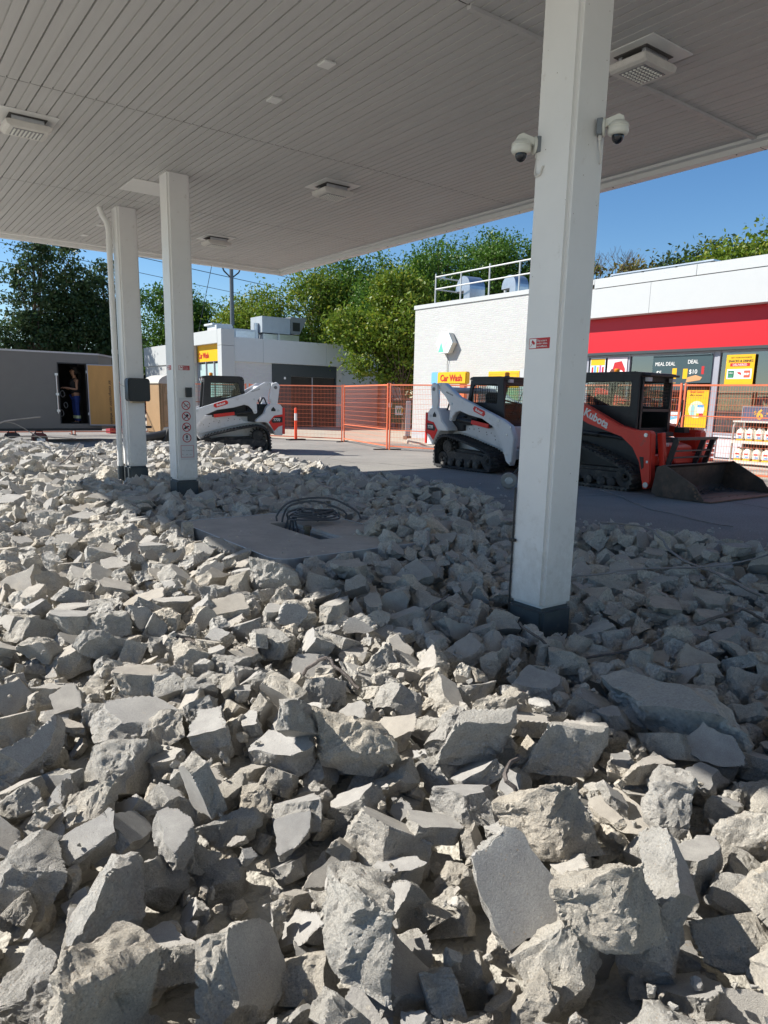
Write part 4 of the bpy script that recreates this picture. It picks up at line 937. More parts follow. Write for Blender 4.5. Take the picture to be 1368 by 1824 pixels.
mb = MB(); mb.tube(smooth_path([(0, .0, .215), (0, -.03, .235), (0, -.065, .21), (0, -.07, .16)], 4), .011, 6); mb.build('handle', JW, jug)
mb = MB(); mb.box(-.0825, -.081, -.05, .05, .06, .16); lb = mb.build('label', mat('jug_label', (.72, .62, .6), .5), jug)
mb = MB(); mb.box(-.084, -.083, -.03, .04, .12, .145); mb.build('label_stripe', PRED, lb); mb = MB(); mb.box(-.084, -.083, -.04, .02, .07, .095); mb.build('label_stripe', BLUE, lb)
jug.scale = (1.3, 1.3, 1.42)
NUM = ['first', 'second', 'third', 'fourth', 'fifth', 'sixth', 'seventh', 'eighth', 'ninth', 'tenth', 'eleventh', 'twelfth']
for r_, z in enumerate((.698, .223)):
    for i in range(10):
        if r_ == 0 and i == 0: continue
        c = copy_tree(jug); c.location = (XR + .13, 9.10 - i * .228, z); c.rotation_euler.z = rng.uniform(-.08, .08); c['label'] = 'white washer fluid jug, %s from the left on the %s shelf' % (NUM[i], ('upper', 'lower')[r_])
# propane/red cage hints right of door
cg = thing('red_crate', 'red display crate behind the fence left of the jug rack', 'crate', (17.9, 10.35, .13)); mb = MB()
for z in (0, .12, .24, .36, .48): mb.box(-.2, .2, -.28, .28, z, z + .08)
mb.build('slats', mat('crate_red', (.35, .02, .03), .5), cg)
# ---- signs on the brick wall
hx = thing('hexagon_sign', 'white hexagonal sign with green and pink triangles on the brick wall', 'sign', (18.98, 21.75, 3.73))
hp = [(.44 * math.cos(math.radians(60 * i)) * 1.12, .44 * math.sin(math.radians(60 * i))) for i in range(6)]
mb = MB(); mb.prism(hp, -.20, 0, 'x'); mb.build('box', mat('sign_case', (.62, .61, .56), .5), hx, bevel=.01); mb = MB(); mb.prism([(a * .98, b * .98) for a, b in hp], -.235, -.205, 'x'); mb.build('face', mat('sign_face', (.66, .76, .78), .3), hx)
mb = MB(); mb.prism([(.32, -.33), (.02, -.33), (.17, .03)], -.24, -.236, 'x'); mb.build('print', mat('tri_green', (.12, .62, .38), .5), hx); mb = MB(); mb.prism([(-.02, -.22), (.12, .05), (-.20, .05)], -.24, -.236, 'x'); mb.build('print', mat('tri_pink', (.80, .48, .62), .5), hx)
mb = MB(); mb.tube([(-.03, .0, -.39), (-.03, -.02, -.6), (-.02, .02, -.8), (-.02, .0, -1.1)], .01, 5); mb.build('cable', BLACK, hx)
def boxsign(name, label, y1, y0, z0, z1, x=18.3, dep=.3):
    t = thing(name, label, 'sign', (x, y1, z0)); return t, y1 - y0, z1 - z0
t = thing('car_wash_sign', 'yellow and blue box sign reading Car Wash by the brick wall', 'sign', (18.3, 21.93, 0))
mb = MB(); mb.box(0, .22, -1.98, 0, 2.17, 2.61); mb.build('case', YEL, t, bevel=.03, smooth=True, seg=2); mb = MB(); mb.box(-.004, .224, -.42, .004, 2.166, 2.614); mb.build('end_cap', mat('sky_blue', (.16, .42, .72), .4), t, bevel=.03, seg=2)
text('Car Wash', .33, (-.008, -.55, 2.28), U, V, PRED, t, sx=.9, bold=.008, depth=.003)
mb = MB(); mb.box(.05, .2, -.35, -.05, .13, 2.17); mb.build('post', mat('sky_blue', (.16, .42, .72), .4), t); mb = MB(); mb.box(.06, .2, -1.85, -1.6, .13, 2.17); mb.build('frame_post', mat('post_orange', (.70, .16, .05), .5), t)
t = thing('pay_sign', 'yellow box sign partly hidden by the near column', 'sign', (18.3, 18.8, 0))
mb = MB(); mb.box(0, .2, -1.5, 0, 2.02, 2.59); mb.build('case', YEL, t, bevel=.02); mb = MB(); ring_prism(mb, [(-.08, 2.1), (-1.42, 2.1), (-1.42, 2.51), (-.08, 2.51)], [(-.1, 2.12), (-1.4, 2.12), (-1.4, 2.49), (-.1, 2.49)], -.006, -.001, 'x'); mb.build('trim', mat('amb', (.8, .35, .02), .5), t); mb = MB(); mb.box(-.02, .25, -1.72, -1.53, .13, 2.64); mb.build('post', PANEL, t); mb = MB(); mb.box(.0, .2, -1.5, -.0, .7, 2.0); mb.build('menu', mat('menu_green', (.35, .5, .3), .4), t)
# ---- roof rail and vents
rl = thing('roof_rail', 'white tubular guard rail on the shop roof edge', 'railing', (19.4, 23.15, 5.3)); mb = MB()
for z in (.62, 1.08): mb.tube([(0, 0, z), (0, -6.3, z)], .028, 8); mb.tube([(0, 0, z), (2.6, 0, z)], .028, 8)
for y in (0, -1.5, -3.05, -4.55, -6.1): mb.tube([(0, y, 0), (0, y, 1.1 if y != 0 and y != -3.05 else 1.2)], .03, 8)
mb.tube([(2.6, 0, 0), (2.6, 0, 1.1)], .03, 8); mb.tube([(1.6, -2.3, 0), (1.6, -2.3, .8)], .05, 8); mb.build('rails', PANEL, rl)
def vent(y, s, label, x=20.4):
    t = thing('roof_vent', label, 'vent', (x, y, 5.1), math.radians(-100), 'galvanised gooseneck vents on the shop roof'); mb = MB()
    o = [(-.62, .88)] + circle(0, .9, .62, 14, 180, 0)[1:] + [(.62, 0), (.18, 0), (.18, .7), (.02, .9), (-.2, .86)]
    mb.prism([(a * s, b * s) for a, b in [(.62, 0), (.62, .9)] + circle(0, .9, .62, 14, 0, 180)[1:] + [(-.62, .86), (.10, .86), (.10, 0)]], -.42 * s, .42 * s, 'y'); mb.build('duct', STEEL, t, bevel=.008)
    mb = MB(); mb.box(-.58 * s, .06 * s, -.38 * s, .38 * s, .845 * s, .855 * s); mb.build('mouth', BLACK, t)
vent(22.2, .85, 'larger gooseneck roof vent on the left, behind the rail'); vent(19.95, .72, 'smaller gooseneck roof vent on the right, behind the parapet', 20.6)
t = thing('roof_unit', 'low grey air handling unit on the shop roof right of the near column', 'hvac unit', (20.6, 15.6, 5.1)); mb = MB()
for i in range(3): mb.box(0, 1.6, -1.1 - i * 1.15, -i * 1.15 - .03, .2, .58)
mb.box(.1, 1.4, -3.3, -.1, 0, .2); mb.build('casing', GPANEL, t, bevel=.01); mb = MB(); mb.box(-.03, 1.65, -3.5, .05, .58, .62); mb.build('lid', STEEL, t)
mb = MB(); 
for i in range(6): mb.box(-.012, -.001, -.3 - i * .5, -.2 - i * .5, .36, .44)
mb.build('latch', BLACK, t)
# ------------------------------------------------------------------ car wash
cw = thing('car_wash', 'white car wash building with yellow sign band and dark exit door', 'building', (0, 0, 0))
YB = 34.35
mb = MB(); mb.box(15.82, 22.3, YB + .12, YB + .4, 0, 3.3); mb.build('front_brick', BRICKY, cw); mb = MB(); mb.box(15.15, 15.4, 38.1, 46, 0, 3.3); mb.build('side_brick', BRICK, cw)
mb = MB()
for a, b in ((15.8, 17.0 + .4), (17.41, 21.2), (21.21, 22.3)): mb.box(a, b, YB, YB + .3, 3.29, 4.47)
mb.build('fascia', GPANEL, cw, bevel=.005); mb = MB()
for a, b in ((38.0, 41.5), (41.51, 46)): mb.box(15.08, 15.3, a, b, 3.27, 4.39)
mb.build('side_fascia', PANEL, cw, bevel=.005)
mb = MB(); mb.box(15.1, 15.8, YB - .05, 34.8, 0, 4.03); mb.box(15.1, 15.8, YB - .05, 34.8, 4.04, 4.83); mb.box(15.1, 15.5, 34.81, 38.0, 4.16, 4.82); mb.build('portal', PANEL, cw, bevel=.01)
mb = MB(); mb.box(15.35, 15.5, 34.81, 38.0, 3.32, 4.155); mb.build('sign_band', YEL, cw); text('Car Wash', .40, (15.335, 37.85, 3.5), U, V, PRED, cw, sx=.82, bold=.008)
for i in range(3):
    a = 34.85 + i * 1.05; mb = MB(); mb.box(15.42, 15.44, a + .06, a + 1.0, 1.0, 3.2); mb.build('window', WINB, cw)
mb = MB()
for i in range(4): y = 34.83 + i * 1.05; mb.box(15.36, 15.46, y, y + .07, .9, 3.31)
mb.box(15.36, 15.46, 34.83, 38, .85, .95); mb.build('window_frame', ALU, cw); mb = MB(); mb.box(15.36, 15.5, 34.83, 38.0, 0, .85); mb.build('sill_wall', PANEL, cw)
mb = MB(); ring_prism(mb, [(17.95, 0), (21.9, 0), (21.9, 3.27), (17.95, 3.27)], [(19.05, 0.01), (21.8, .01), (21.8, 2.66), (19.05, 2.66)], YB + .06, YB + .16, 'y'); mb.build('door_surround', CHAR, cw)
mb = MB(); mb.box(19.06, 21.79, YB + .095, YB + .115, 0.012, 2.65); mb.build('door', mat('door_brown', (.050, .046, .040), .85, var=.35, vs=.8, stretch=(1, 1, .3), spec=.1), cw)
mb = MB(); mb.box(20.33, 20.39, YB + .075, YB + .093, 0.012, 2.65); mb.build('door_mullion', ALU, cw)
mb = MB(); mb.box(18.62, 18.72, YB + .03, YB + .058, 2.5, 2.62); mb.build('door_lamp', WHT, cw)
mb = MB(); mb.box(15.4, 24.8, YB + .4, 46, 3.3, 4.2); mb.box(22.31, 24.9, YB + .3, 46, 0, 3.6); mb.build('roof_block', GPANEL, cw)
mb = MB(); mb.box(15.05, 15.12, 40.5, 40.8, 2.95, 3.1); mb.tube([(15.07, 41.6, 3.2), (15.06, 41.4, 2.8), (15.05, 41.1, 2.3)], .015, 5); mb.build('wall_lamp', ALU, cw)
# annexe wall, dumpster, leaning wheel stop
an = thing('annexe_wall', 'low white brick wall between car wash and shop, half in tree shade', 'wall', (25.2, 33, 0)); mb = MB(); mb.box(0, .3, 0, 9, .55, 3.3); mb.build('upper_brick', BRICK, an); mb = MB(); mb.box(-.012, .3, 0, 9, 0, .55); mb.build('lower_band', mat('wall_grey', (.28, .27, .29), .7, var=.1), an)
mb = MB(); mb.box(-.05, 0, 2.2, 2.5, 1.4, 2.0); mb.build('meter_box', BLACK, an); mb = MB(); mb.tube([(-.06, 1.2, 0), (-.06, 1.2, 3.2)], .04, 6); mb.build('drain_pipe', KERB, an)
dm = thing('dumpster', 'green waste dumpster with a white WM label behind the fence', 'dumpster', (24.3, 31.6, 0)); mb = MB(); mb.prism([(-.1, .3), (1.6, .3), (1.6, 1.45), (.1, 1.55), (-.1, 1.45)], -.85, .85, 'y'); mb.build('bin', GRN, dm, bevel=.01)
mb = MB(); mb.prism([(-.2, 1.47), (.1, 1.6), (1.65, 1.5), (1.65, 1.56), (.1, 1.68), (-.2, 1.55)], -.88, .88, 'y'); mb.build('lid', mat('lid_grey', (.07, .07, .07), .6), dm)
dm.rotation_euler.z = math.radians(38)
mb = MB(); mb.box(-.12, -.105, -.5, .3, .75, 1.25); lb = mb.build('label', WHT, dm); text('WM', .42, (-.125, .22, .85), U, V, mat('wm_green', (.02, .25, .08), .5), dm, bold=.012, sx=.6); text('M', .42, (-.128, -.06, .85), U, V, YEL, dm, bold=.012, sx=.6)
mb = MB(); mb.box(-.12, -.105, .5, .75, 1.15, 1.4); mb.build('notice', WHT, dm); mb = MB()
for x in (.1, 1.4):
    for y in (-.6, .6): mb.cyl((x, y - .04, .12), (x, y + .04, .12), .12, 12)
mb.build('caster', BLACK, dm)
ws = thing('wheel_stop', 'worn grey concrete wheel stop leaning upright against the brick wall corner', 'wheel stop', (17.85, 22.75, 0)); mb = MB(); mb.bar((0, 0, 0), (.22, .25, 1.5), .2, .14); mb.build('post', mat('worn_grey', (.30, .29, .30), .8, var=.2, dirt=(.18, .13, .1)), ws, bevel=.02); mb = MB(); mb.box(-.13, .1, -.12, .1, 0, .14); mb.build('foot', RUSTE, ws)
# rooftop HVAC on car wash
hv = thing('rooftop_unit', 'grey hooded air unit on top of the car wash', 'hvac unit', (18.2, 36, 4.2)); mb = MB(); mb.box(0, 1.7, 0, 1.4, .75, 1.6); mb.build('casing', mat('unit_pale', (.34, .38, .41), .5, metal=.2, var=.1), hv, bevel=.01)
mb = MB(); mb.prism([(1.72, .8), (1.72, 1.68), (2.75, 1.68), (2.3, .8)], 0, 1.4, 'y'); mb.build('hood', mat('unit_hood', (.20, .21, .21), .5, metal=.3), hv, bevel=.01); mb = MB(); mb.box(1.85, 2.3, -.01, .0, .95, 1.4); mb.build('grille', BLACK, hv)
mb = MB(); mb.box(.9, 2.3, .1, 1.3, .2, .72); mb.tube([(1.0, 0, 0), (1.0, 0, .75)], .03, 6); mb.box(.1, .9, .1, 1.3, .1, .7); mb.build('base', STEEL, hv)
hv = thing('roof_plant', 'long low grey plant cabinet on the car wash roof beside the pole', 'hvac unit', (15.6, 36, 4.2)); mb = MB(); mb.box(0, .9, 0, 1.2, .2, .95); mb.box(1.0, 2.3, .1, 1.3, .15, .85); mb.box(-.1, 1.0, .3, 1.4, .95, 1.05); mb.build('casing', GPANEL, hv, bevel=.01); mb = MB(); mb.box(1.1, 2.2, .085, .099, .3, .75); mb.tube([(2.5, .5, 0), (2.5, .5, 1.25)], .14, 10); mb.build('flue', STEEL, hv)
# utility pole, lines
up_ = thing('utility_pole', 'tall grey wooden utility pole behind the car wash', 'pole', (20.6, 45, 0)); mb = MB(); mb.tube([(0, 0, 0), (0, 0, 10.6)], .16, 10, r2=.12); mb.build('shaft', mat('pole_grey', (.10, .12, .14), .8), up_); mb = MB(); mb.tube([(-.9, 0, 10.2), (-.5, 0, 9.4), (0, 0, 9.0), (.5, 0, 9.4), (.9, 0, 10.2)], .05, 6); mb.build('brace', BLKM, up_); mb = MB(); mb.box(-1.3, 1.3, -.06, .06, 10.2, 10.34); mb.build('crossarm', BARK, up_)
mb = MB(); mb.tube([(-1.2, 0, 10.1), (-1.8, .3, 7.2), (-2.2, .5, 5.2)], .02, 4); mb.build('guy_wire', WIRE, up_)
def wire(a, b, sag, label, r=.022):
    a = Vector(a); b = Vector(b); mb = MB(); mb.tube([a.lerp(b, t / 24) + Vector((0, 0, -sag * 4 * (t / 24) * (1 - t / 24))) for t in range(25)], r, 4)
    tag(mb.build('power_line', WIRE), label, 'power line', 'overhead power lines')
LBL = ['topmost', 'second highest', 'third highest', 'fourth highest', 'fifth highest', 'lowest', 'seventh', 'eighth']
for i, z in enumerate((13.2, 12.2, 11.1, 9.9, 8.6, 8.0)): wire((-40, 52 + i * .3, z + 5.3), (60, 62 + i * .3, z - 2.5), 1.0, '%s power line crossing the sky behind the left columns' % LBL[i], .02 + .006 * (i % 2))
for i, z in enumerate((12.8, 11.8, 10.9)): wire((70, 60, z + .2), (75, -25, z + 2.4), .8, '%s power line over the shop roof at right' % ['upper', 'middle', 'lower'][i], .035)
# ------------------------------------------------------------------ temporary fence
def panel(a, b, label, z0=.1, z1=2.0, mid=1.3, feet=True):
    a = Vector((*a, 0)); b = Vector((*b, 0)); L = (b - a).length; rz = math.atan2((b - a).y, (b - a).x)
    t = thing('fence_panel', label, 'fence', a, rz, 'orange temporary fence panels'); mb = MB()
    mb.box(.03, L - .03, -.017, .017, z0, z0 + .035); mb.build('bottom_rail', ORNG, t); mb = MB(); mb.box(.03, L - .03, -.017, .017, z1 - .04, z1); mb.build('top_rail', ORNG, t)
    mb = MB(); mb.box(.04, L - .04, -.012, .012, mid, mid + .026); mb.build('mid_rail', ORNG, t)
    for x in (.03, L - .03):
        mb = MB(); mb.box(x - .02, x + .02, -.021, .021, .0, z1 + .03); mb.build('post', ORNG, t)
    mb = MB(); n = int(L / .055)
    for i in range(1, n): x = i * L / n; mb.box(x - .0022, x + .0022, -.002, .002, z0, z1)
    for i in range(1, 13): z = z0 + i * (z1 - z0) / 13; mb.box(.03, L - .03, -.006, -.0025, z - .003, z + .003)
    mb.build('wire_mesh', ORNG, t)
    if feet:
        mb = MB(); mb.box(L - .05, L + .05, -.45, .45, .002, .03); mb.build('foot', BLKM, t)
panel((14.38, 22.07), (13.41, 18.09), 'orange mesh fence panel before the dumpster and shaded annexe wall', mid=.62)
panel((12.2, 25.3), (14.36, 22.12), 'orange mesh fence panel before the dark car wash door')
panel((13.43, 18.05), (14.45, 15.3), 'orange mesh fence panel before the brick wall corner', mid=.6)
panel((14.45, 15.26), (14.8, 12.3), 'orange mesh fence panel behind the middle loader cab')
panel((14.8, 12.26), (15.1, 9.3), 'orange mesh fence panel behind the red loader cab')
panel((15.1, 9.26), (15.45, 6.2), 'orange mesh fence panel in front of the jug rack')
panel((15.45, 6.16), (15.7, 3.1), 'orange mesh fence panel running off the right edge')
panel((9.6, 28.6), (12.15, 25.4), 'orange mesh fence panel right of the toilet cabin'); panel((6.7, 28.8), (9.55, 28.6), 'orange mesh fence panel behind the toilet cabin'); panel((3.8, 28.9), (6.65, 28.8), 'orange mesh fence panel seen under the trailer, right half'); panel((.9, 29), (3.75, 28.9), 'orange mesh fence panel seen under the trailer, left half'); panel((-2, 29.1), (.85, 29), 'orange mesh fence panel left of the trailer floor')
bl = thing('delineator', 'orange traffic delineator post with white band on black base', 'bollard', (13.2, 23.5, 0)); mb = MB(); mb.box(-.35, .35, -.14, .14, 0, .05); mb.build('base', BLACK, bl, bevel=.01); mb = MB(); mb.lathe([(.055, .05), (.05, .7), (.045, 1.15), (.03, 1.18)], (0, 0, 0), 14); mb.build('post', ORNB, bl, smooth=True); mb = MB(); mb.lathe([(.051, .72), (.049, .98)], (0, 0, 0), 14); mb.build('reflective_band', WHT, bl)
# ------------------------------------------------------------------ toilet cabin
pt = thing('toilet_cabin', 'tan portable toilet cabin behind the columns', 'portable toilet', (9.75, 27.3, 0), math.radians(8)); mb = MB(); mb.box(-.58, .58, -.58, .58, .12, 2.0); mb.build('walls', TAN, pt, bevel=.05, seg=3); mb = MB(); mb.prism([(-.62, 1.95)] + [(.62 * math.cos(math.radians(a)), 1.98 + .3 * math.sin(math.radians(a))) for a in range(0, 181, 20)][::-1] + [(.62, 1.95)], -.6, .6, 'y'); mb.build('roof', mat('potty_roof', (.5, .48, .42), .5), pt)
mb = MB(); mb.box(-.45, .45, -.61, -.585, .2, 1.9); mb.box(-.4, .4, -.635, -.612, 1.6, 1.85); mb.box(-.4, .4, -.635, -.612, 1.25, 1.32); mb.box(-.4, .4, -.635, -.612, 1.15, 1.22); mb.box(-.4, .4, -.63, -.612, .5, .56); mb.build('door', mat('potty_door', (.42, .27, .14), .5), pt, bevel=.01); mb = MB(); mb.box(-.3, .3, -.64, -.613, 1.38, 1.57); mb.build('label', WHT, pt); text('U  U', .1, (-.16, -.64, 1.68), (1, 0, 0), V, PBLK, pt, bold=.004)
mb = MB(); mb.box(-.66, .66, -.66, .66, 0, .12); mb.build('skid', mat('skid', (.10, .09, .08), .7), pt)
tt = thing('tote_box', 'dark red tote box behind the fence left of the toilet cabin', 'box', (8.6, 29.6, 0)); mb = MB(); mb.box(-.45, .45, -.3, .3, 0, 1.35); mb.box(-.5, .5, -.34, .34, 1.35, 1.42); mb.build('body', mat('tote_red', (.30, .02, .04), .5), tt, bevel=.02)
# ------------------------------------------------------------------ enclosed trailer with open door
tr = thing('cargo_trailer', 'long grey enclosed cargo trailer with its side door open', 'trailer', (0, 24.3, 0)); XA, XB, ZB, ZT = -2.2, 6.5, .42, 2.72; DX0, DX1, DZ0, DZ1 = 5.30, 6.10, .58, 2.42
mb = MB(); mb.box(XA, DX0, 0, .04, ZB, ZT); mb.box(DX0, DX1, 0, .04, DZ1, ZT); mb.box(DX0, DX1, 0, .04, ZB, DZ0); mb.box(DX1, XB, 0, .04, ZB, ZT)
mb.box(XA, XA + .04, .04, 2.3, ZB, ZT); mb.box(XA + .04, XB, 2.26, 2.3, ZB, ZT); mb.prism([(XB, 0), (XB + .75, 1.15), (XB, 2.3), (XB, 2.24), (XB + .7, 1.15), (XB, .06)], ZB, ZT, 'z'); mb.build('body_panels', TRAIL, tr)
mb = MB(); mb.prism([(XA - .02, -.02), (XB + .02, -.02), (XB + .78, 1.15), (XB + .02, 2.32), (XA - .02, 2.32)], ZT + .002, ZT + .05, 'z'); mb.build('roof', mat('trailer_roof', (.45, .44, .46), .4, metal=.4), tr)
mb = MB(); mb.prism([(XA, .04), (XB, .04), (XB + .7, 1.15), (XB, 2.26), (XA, 2.26)], ZB - .02, ZB + .1, 'z'); mb.box(XA - .02, XB, -.03, -.002, ZB - .06, ZB + .02); mb.build('floor_frame', BLKM, tr)
mb = MB(); mb.box(DX0 - .03, DX1 + .03, -.012, 0, DZ1, DZ1 + .03); mb.box(DX0 - .03, DX0, -.012, 0, DZ0, DZ1); mb.box(DX1, DX1 + .03, -.012, 0, DZ0, DZ1); mb.build('door_frame', BLKM, tr)
M_ = Matrix.Translation((6.16, -.03, 0)) @ Matrix.Rotation(math.radians(-10), 4, 'Z'); mb = MB(); mb.box(0, .86, -.05, -.012, DZ0 - .02, DZ1 - .02, M=M_); d = mb.build('door', PLY, tr); mb = MB()
for q in ((0, .86, -.055, -.008, DZ1 - .02, DZ1 + .01), (0, .86, -.055, -.008, DZ0 - .05, DZ0 - .02), (-.025, 0, -.055, -.008, DZ0 - .05, DZ1 + .01)): mb.box(*q, M=M_)
mb.build('door_edge', ALU, d)
mb = MB()
for z in (.85, 2.15): mb.box(6.1, 6.2, -.05, -.012, z, z + .08)
mb.tube([(DX0 - .08, -.04, .9), (DX0 - .08, -.04, 2.1)], .015, 6)
for z in (.95, 1.45, 2.05): mb.box(DX0 - .12, DX0 - .03, -.05, -.0, z, z + .07)
mb.build('hinge', STEEL, tr)
text('air compressor on wheels', .13, tuple(M_ @ Vector((.60, -.058, 1.95))), (0, 0, -1), tuple((M_.to_3x3() @ Vector((1, 0, 0)))), PBLK, tr, depth=.001, bold=.001)
text('keep clear of opening', .06, tuple(M_ @ Vector((.70, -.058, 1.9))), (0, 0, -1), tuple((M_.to_3x3() @ Vector((1, 0, 0)))), PBLK, tr, depth=.001, bold=.001) if False else None
mb = MB()
for x in (1.0, 1.9): mb.lathe([(.05, -.12), (.32, -.12), (.34, -.09), (.34, .09), (.32, .12), (.05, .12)], (x, .35, .34), 24, 'y')
mb.build('tyre', RUBB, tr, smooth=True); mb = MB(); mb.prism([(.45, .62), (2.45, .62), (2.3, .8), (.6, .8)], -.03, .0, 'y'); mb.build('mudguard', BLKM, tr)
mb = MB(); mb.bar((XB + .7, 1.15, ZB), (XB + 2.0, 1.15, ZB), .08); mb.tube([(XB + 1.2, 1.15, .03), (XB + 1.2, 1.15, .9)], .035, 8); mb.build('tow_bar', BLKM, tr)
# inside: dark fittings
mb = MB(); mb.box(4.6, 6.4, 2.2, 2.255, ZB + .1, ZT - .1); mb.build('liner', mat('liner', (.02, .02, .022), .8), tr)
for i, (x, z, r) in enumerate(((5.48, 1.5, .1), (5.56, 1.15, .09), (5.42, .9, .1))):
    t = thing('hose_coil', ['pale hose coil hanging highest inside the trailer door', 'pale hose coil in the middle inside the trailer door', 'pale hose coil lowest inside the trailer door'][i], 'hose', (x, 24.75, z), 0, 'hoses hung inside the trailer'); mb = MB(); mb.tube([(r * .6 * math.cos(a), .02 * math.sin(3 * a), r * math.sin(a)) for a in [k * .45 for k in range(15)]], .016, 5); mb.build('hose', mat('hose_pale', (.16, .16, .16), .5), t)
# generators
def gen(x, y, label, m, s=1):
    g = thing('generator', label, 'generator', (x, y, 0), math.radians(rng.uniform(-8, 8)), 'small generators by the trailer'); mb = MB(); mb.prism([(-.24 * s, .04), (.24 * s, .04), (.24 * s, .3 * s), (.16 * s, .42 * s), (-.16 * s, .42 * s), (-.24 * s, .3 * s)], -.15, .15, 'y'); mb.build('housing', m, g, bevel=.03, smooth=True, seg=2)
    mb = MB(); mb.box(-.19 * s, .19 * s, -.156, -.151, .10, .30 * s); mb.build('control_panel', BLACK, g); mb = MB(); mb.tube([(-.12 * s, 0, .42 * s), (-.1 * s, 0, .49 * s), (.1 * s, 0, .49 * s), (.12 * s, 0, .42 * s)], .018, 6); mb.build('handle', BLACK, g); mb = MB()
    for xx in (-.17, .17): mb.box(xx * s - .03, xx * s + .03, -.12, .12, 0, .04)
    mb.build('foot', BLACK, g); mb = MB(); mb.box(-.1, .12, -.159, -.157, .12, .2); mb.build('outlet_plate', WHT, g)
gen(4.42, 23.2, 'small red and black generator under the trailer side', mat('gen_red', (.12, .010, .014), .45), .85); gen(3.75, 23.5, 'dark low generator left of the red one', mat('gen_dark', (.03, .025, .03), .5), .85)
# black breaker and hose by the left loader
hb = thing('hydraulic_breaker', 'black hydraulic breaker lying behind the rear columns', 'breaker', (7.0, 20.6, 0)); mb = MB(); mb.cyl((-.9, .2, .17), (.3, -.05, .42), .13, 16); mb.build('barrel', BLKM, hb); mb = MB(); mb.cyl((-1.5, .32, .06), (-.9, .2, .17), .06, 12, r2=.07); mb.build('chisel', BLKM, hb); mb = MB(); mb.prism([(.1, .1), (.8, .1), (.9, .7), (.3, .6)], -.2, .2, 'y'); mb.build('bracket', BLKM, hb, bevel=.01); mb = MB(); mb.box(.35, .5, -.22, -.205, .2, .35); mb.build('decal', YEL, hb)
# loose wheel by near column
wl = thing('caster_wheel', 'small grey solid wheel standing left of the near column', 'wheel', (9.35, 8.95, .15), math.radians(-45)); mb = MB(); mb.lathe([(.03, -.05), (.12, -.05), (.145, -.03), (.145, .03), (.12, .05), (.03, .05)], (0, 0, 0), 26, 'y'); mb.build('tyre', mat('wheel_grey', (.30, .29, .27), .7, var=.1), wl, smooth=True); mb = MB(); mb.lathe([(.02, -.055), (.06, -.055), (.07, -.05), (.07, .05), (.06, .055), (.02, .055)], (0, 0, 0), 16, 'y'); mb.build('hub', STEEL, wl); mb = MB(); mb.bar((0, 0, 0), (.3, 0, .45), .05, .03); mb.bar((.3, 0, .45), (.9, 0, .5), .05); mb.build('fork', BLKM, wl)
# ------------------------------------------------------------------ rebar and wire strands in the rubble
def strand(pts, r, label, cat='rebar', m=None):
    mb = MB(); P_ = [Vector(p) + Vector((rng.uniform(-.015, .015), rng.uniform(-.015, .015), rng.uniform(-.008, .008))) for p in smooth_path(pts, 6)]; mb.tube(P_, r, 6); tag(mb.build('rebar_strand' if cat == 'rebar' else 'wire_strand', m or REBAR, smooth=True), label, cat, 'bent rebar and wire in the rubble')
def Z(x, y, d): return (x, y, rub_z(x, y) + d)
WR = mat('wire_pale', (.24, .23, .22), .55, metal=.4, var=.3)
strand([Z(1.35, 4.5, .02), Z(1.6, 4.35, .12), Z(1.75, 4.0, .09), Z(1.8, 3.75, -.02)], .011, 'curved pale wire poking up in the sunlit rubble left of centre')
strand([Z(2.0, 3.55, .0), Z(2.15, 3.5, .07), Z(2.25, 3.25, .0)], .011, 'short bent wire right of the curved one')
strand([Z(2.0, 1.75, -.02), Z(2.12, 1.72, .03), Z(2.05, 1.88, .06), Z(2.25, 2.0, .05)], .010, 'ribbed rebar hook in the hollow under the oblong blocks')
strand([Z(4.3, 3.9, .08), Z(4.9, 3.7, .09), Z(5.6, 3.6, .14), Z(6.3, 3.35, .10), Z(7.0, 3.1, .06)], .008, 'long thin wire lying across the shaded rubble right of the column', 'wire', WR)
strand([Z(7.0, 5.2, .05), Z(6.9, 4.5, .12), Z(6.5, 3.9, .08), Z(6.2, 3.3, .10), Z(5.9, 2.7, .03)], .012, 'pale bent bar rising at the edge of the shaded rubble', 'rebar', WR)
strand([Z(4.7, 2.6, .05), Z(5.0, 2.45, .16), Z(5.3, 2.4, .06)], .012, 'short stub of rebar near the square block')
strand([Z(3.4, 3.1, .12), Z(3.6, 2.8, .07), Z(3.95, 2.5, .02)], .009, 'thin dark rebar beside the near column base')
strand([Z(2.9, 3.6, .04), Z(3.2, 3.75, .10), Z(3.6, 4.0, .06)], .008, 'thin dark wire left of the near column', 'wire', CABLE)
strand([Z(1.6, 17.5, .05), Z(2.7, 18.8, .35), Z(3.7, 19.2, .75)], .014, 'straight rebar rising steeply from the far left pile', 'rebar', WR)
strand([Z(2.3, 17.3, .1), Z(3.1, 17.6, .3), Z(4.2, 17.9, .33)], .012, 'rebar crossing the far left pile low down', 'rebar', WR)
strand([Z(2.8, 14.6, .02), Z(3.3, 15.1, .2), Z(3.7, 15.5, .42)], .012, 'thin dark rebar leaning up before the far left pile')
strand([Z(2.5, 18.0, .2), Z(2.9, 18.3, .4), Z(3.4, 18.2, .25), Z(3.6, 17.9, .1)], .011, 'twisted wire on the far left pile', 'wire', WR)
strand([Z(6.3, 15.9, .1), Z(6.45, 16.0, .32), Z(6.75, 15.9, .3), Z(6.85, 15.8, .08)], .012, 'pale wire loop on the far pile before the left loader', 'wire', WR)
strand([(8.9, 4.6, .02), (9.4, 6.1, .012), (10.3, 7.3, .012), (10.6, 7.9, .03)], .008, 'thin wire trailing over the asphalt to the red loader', 'wire', WR)
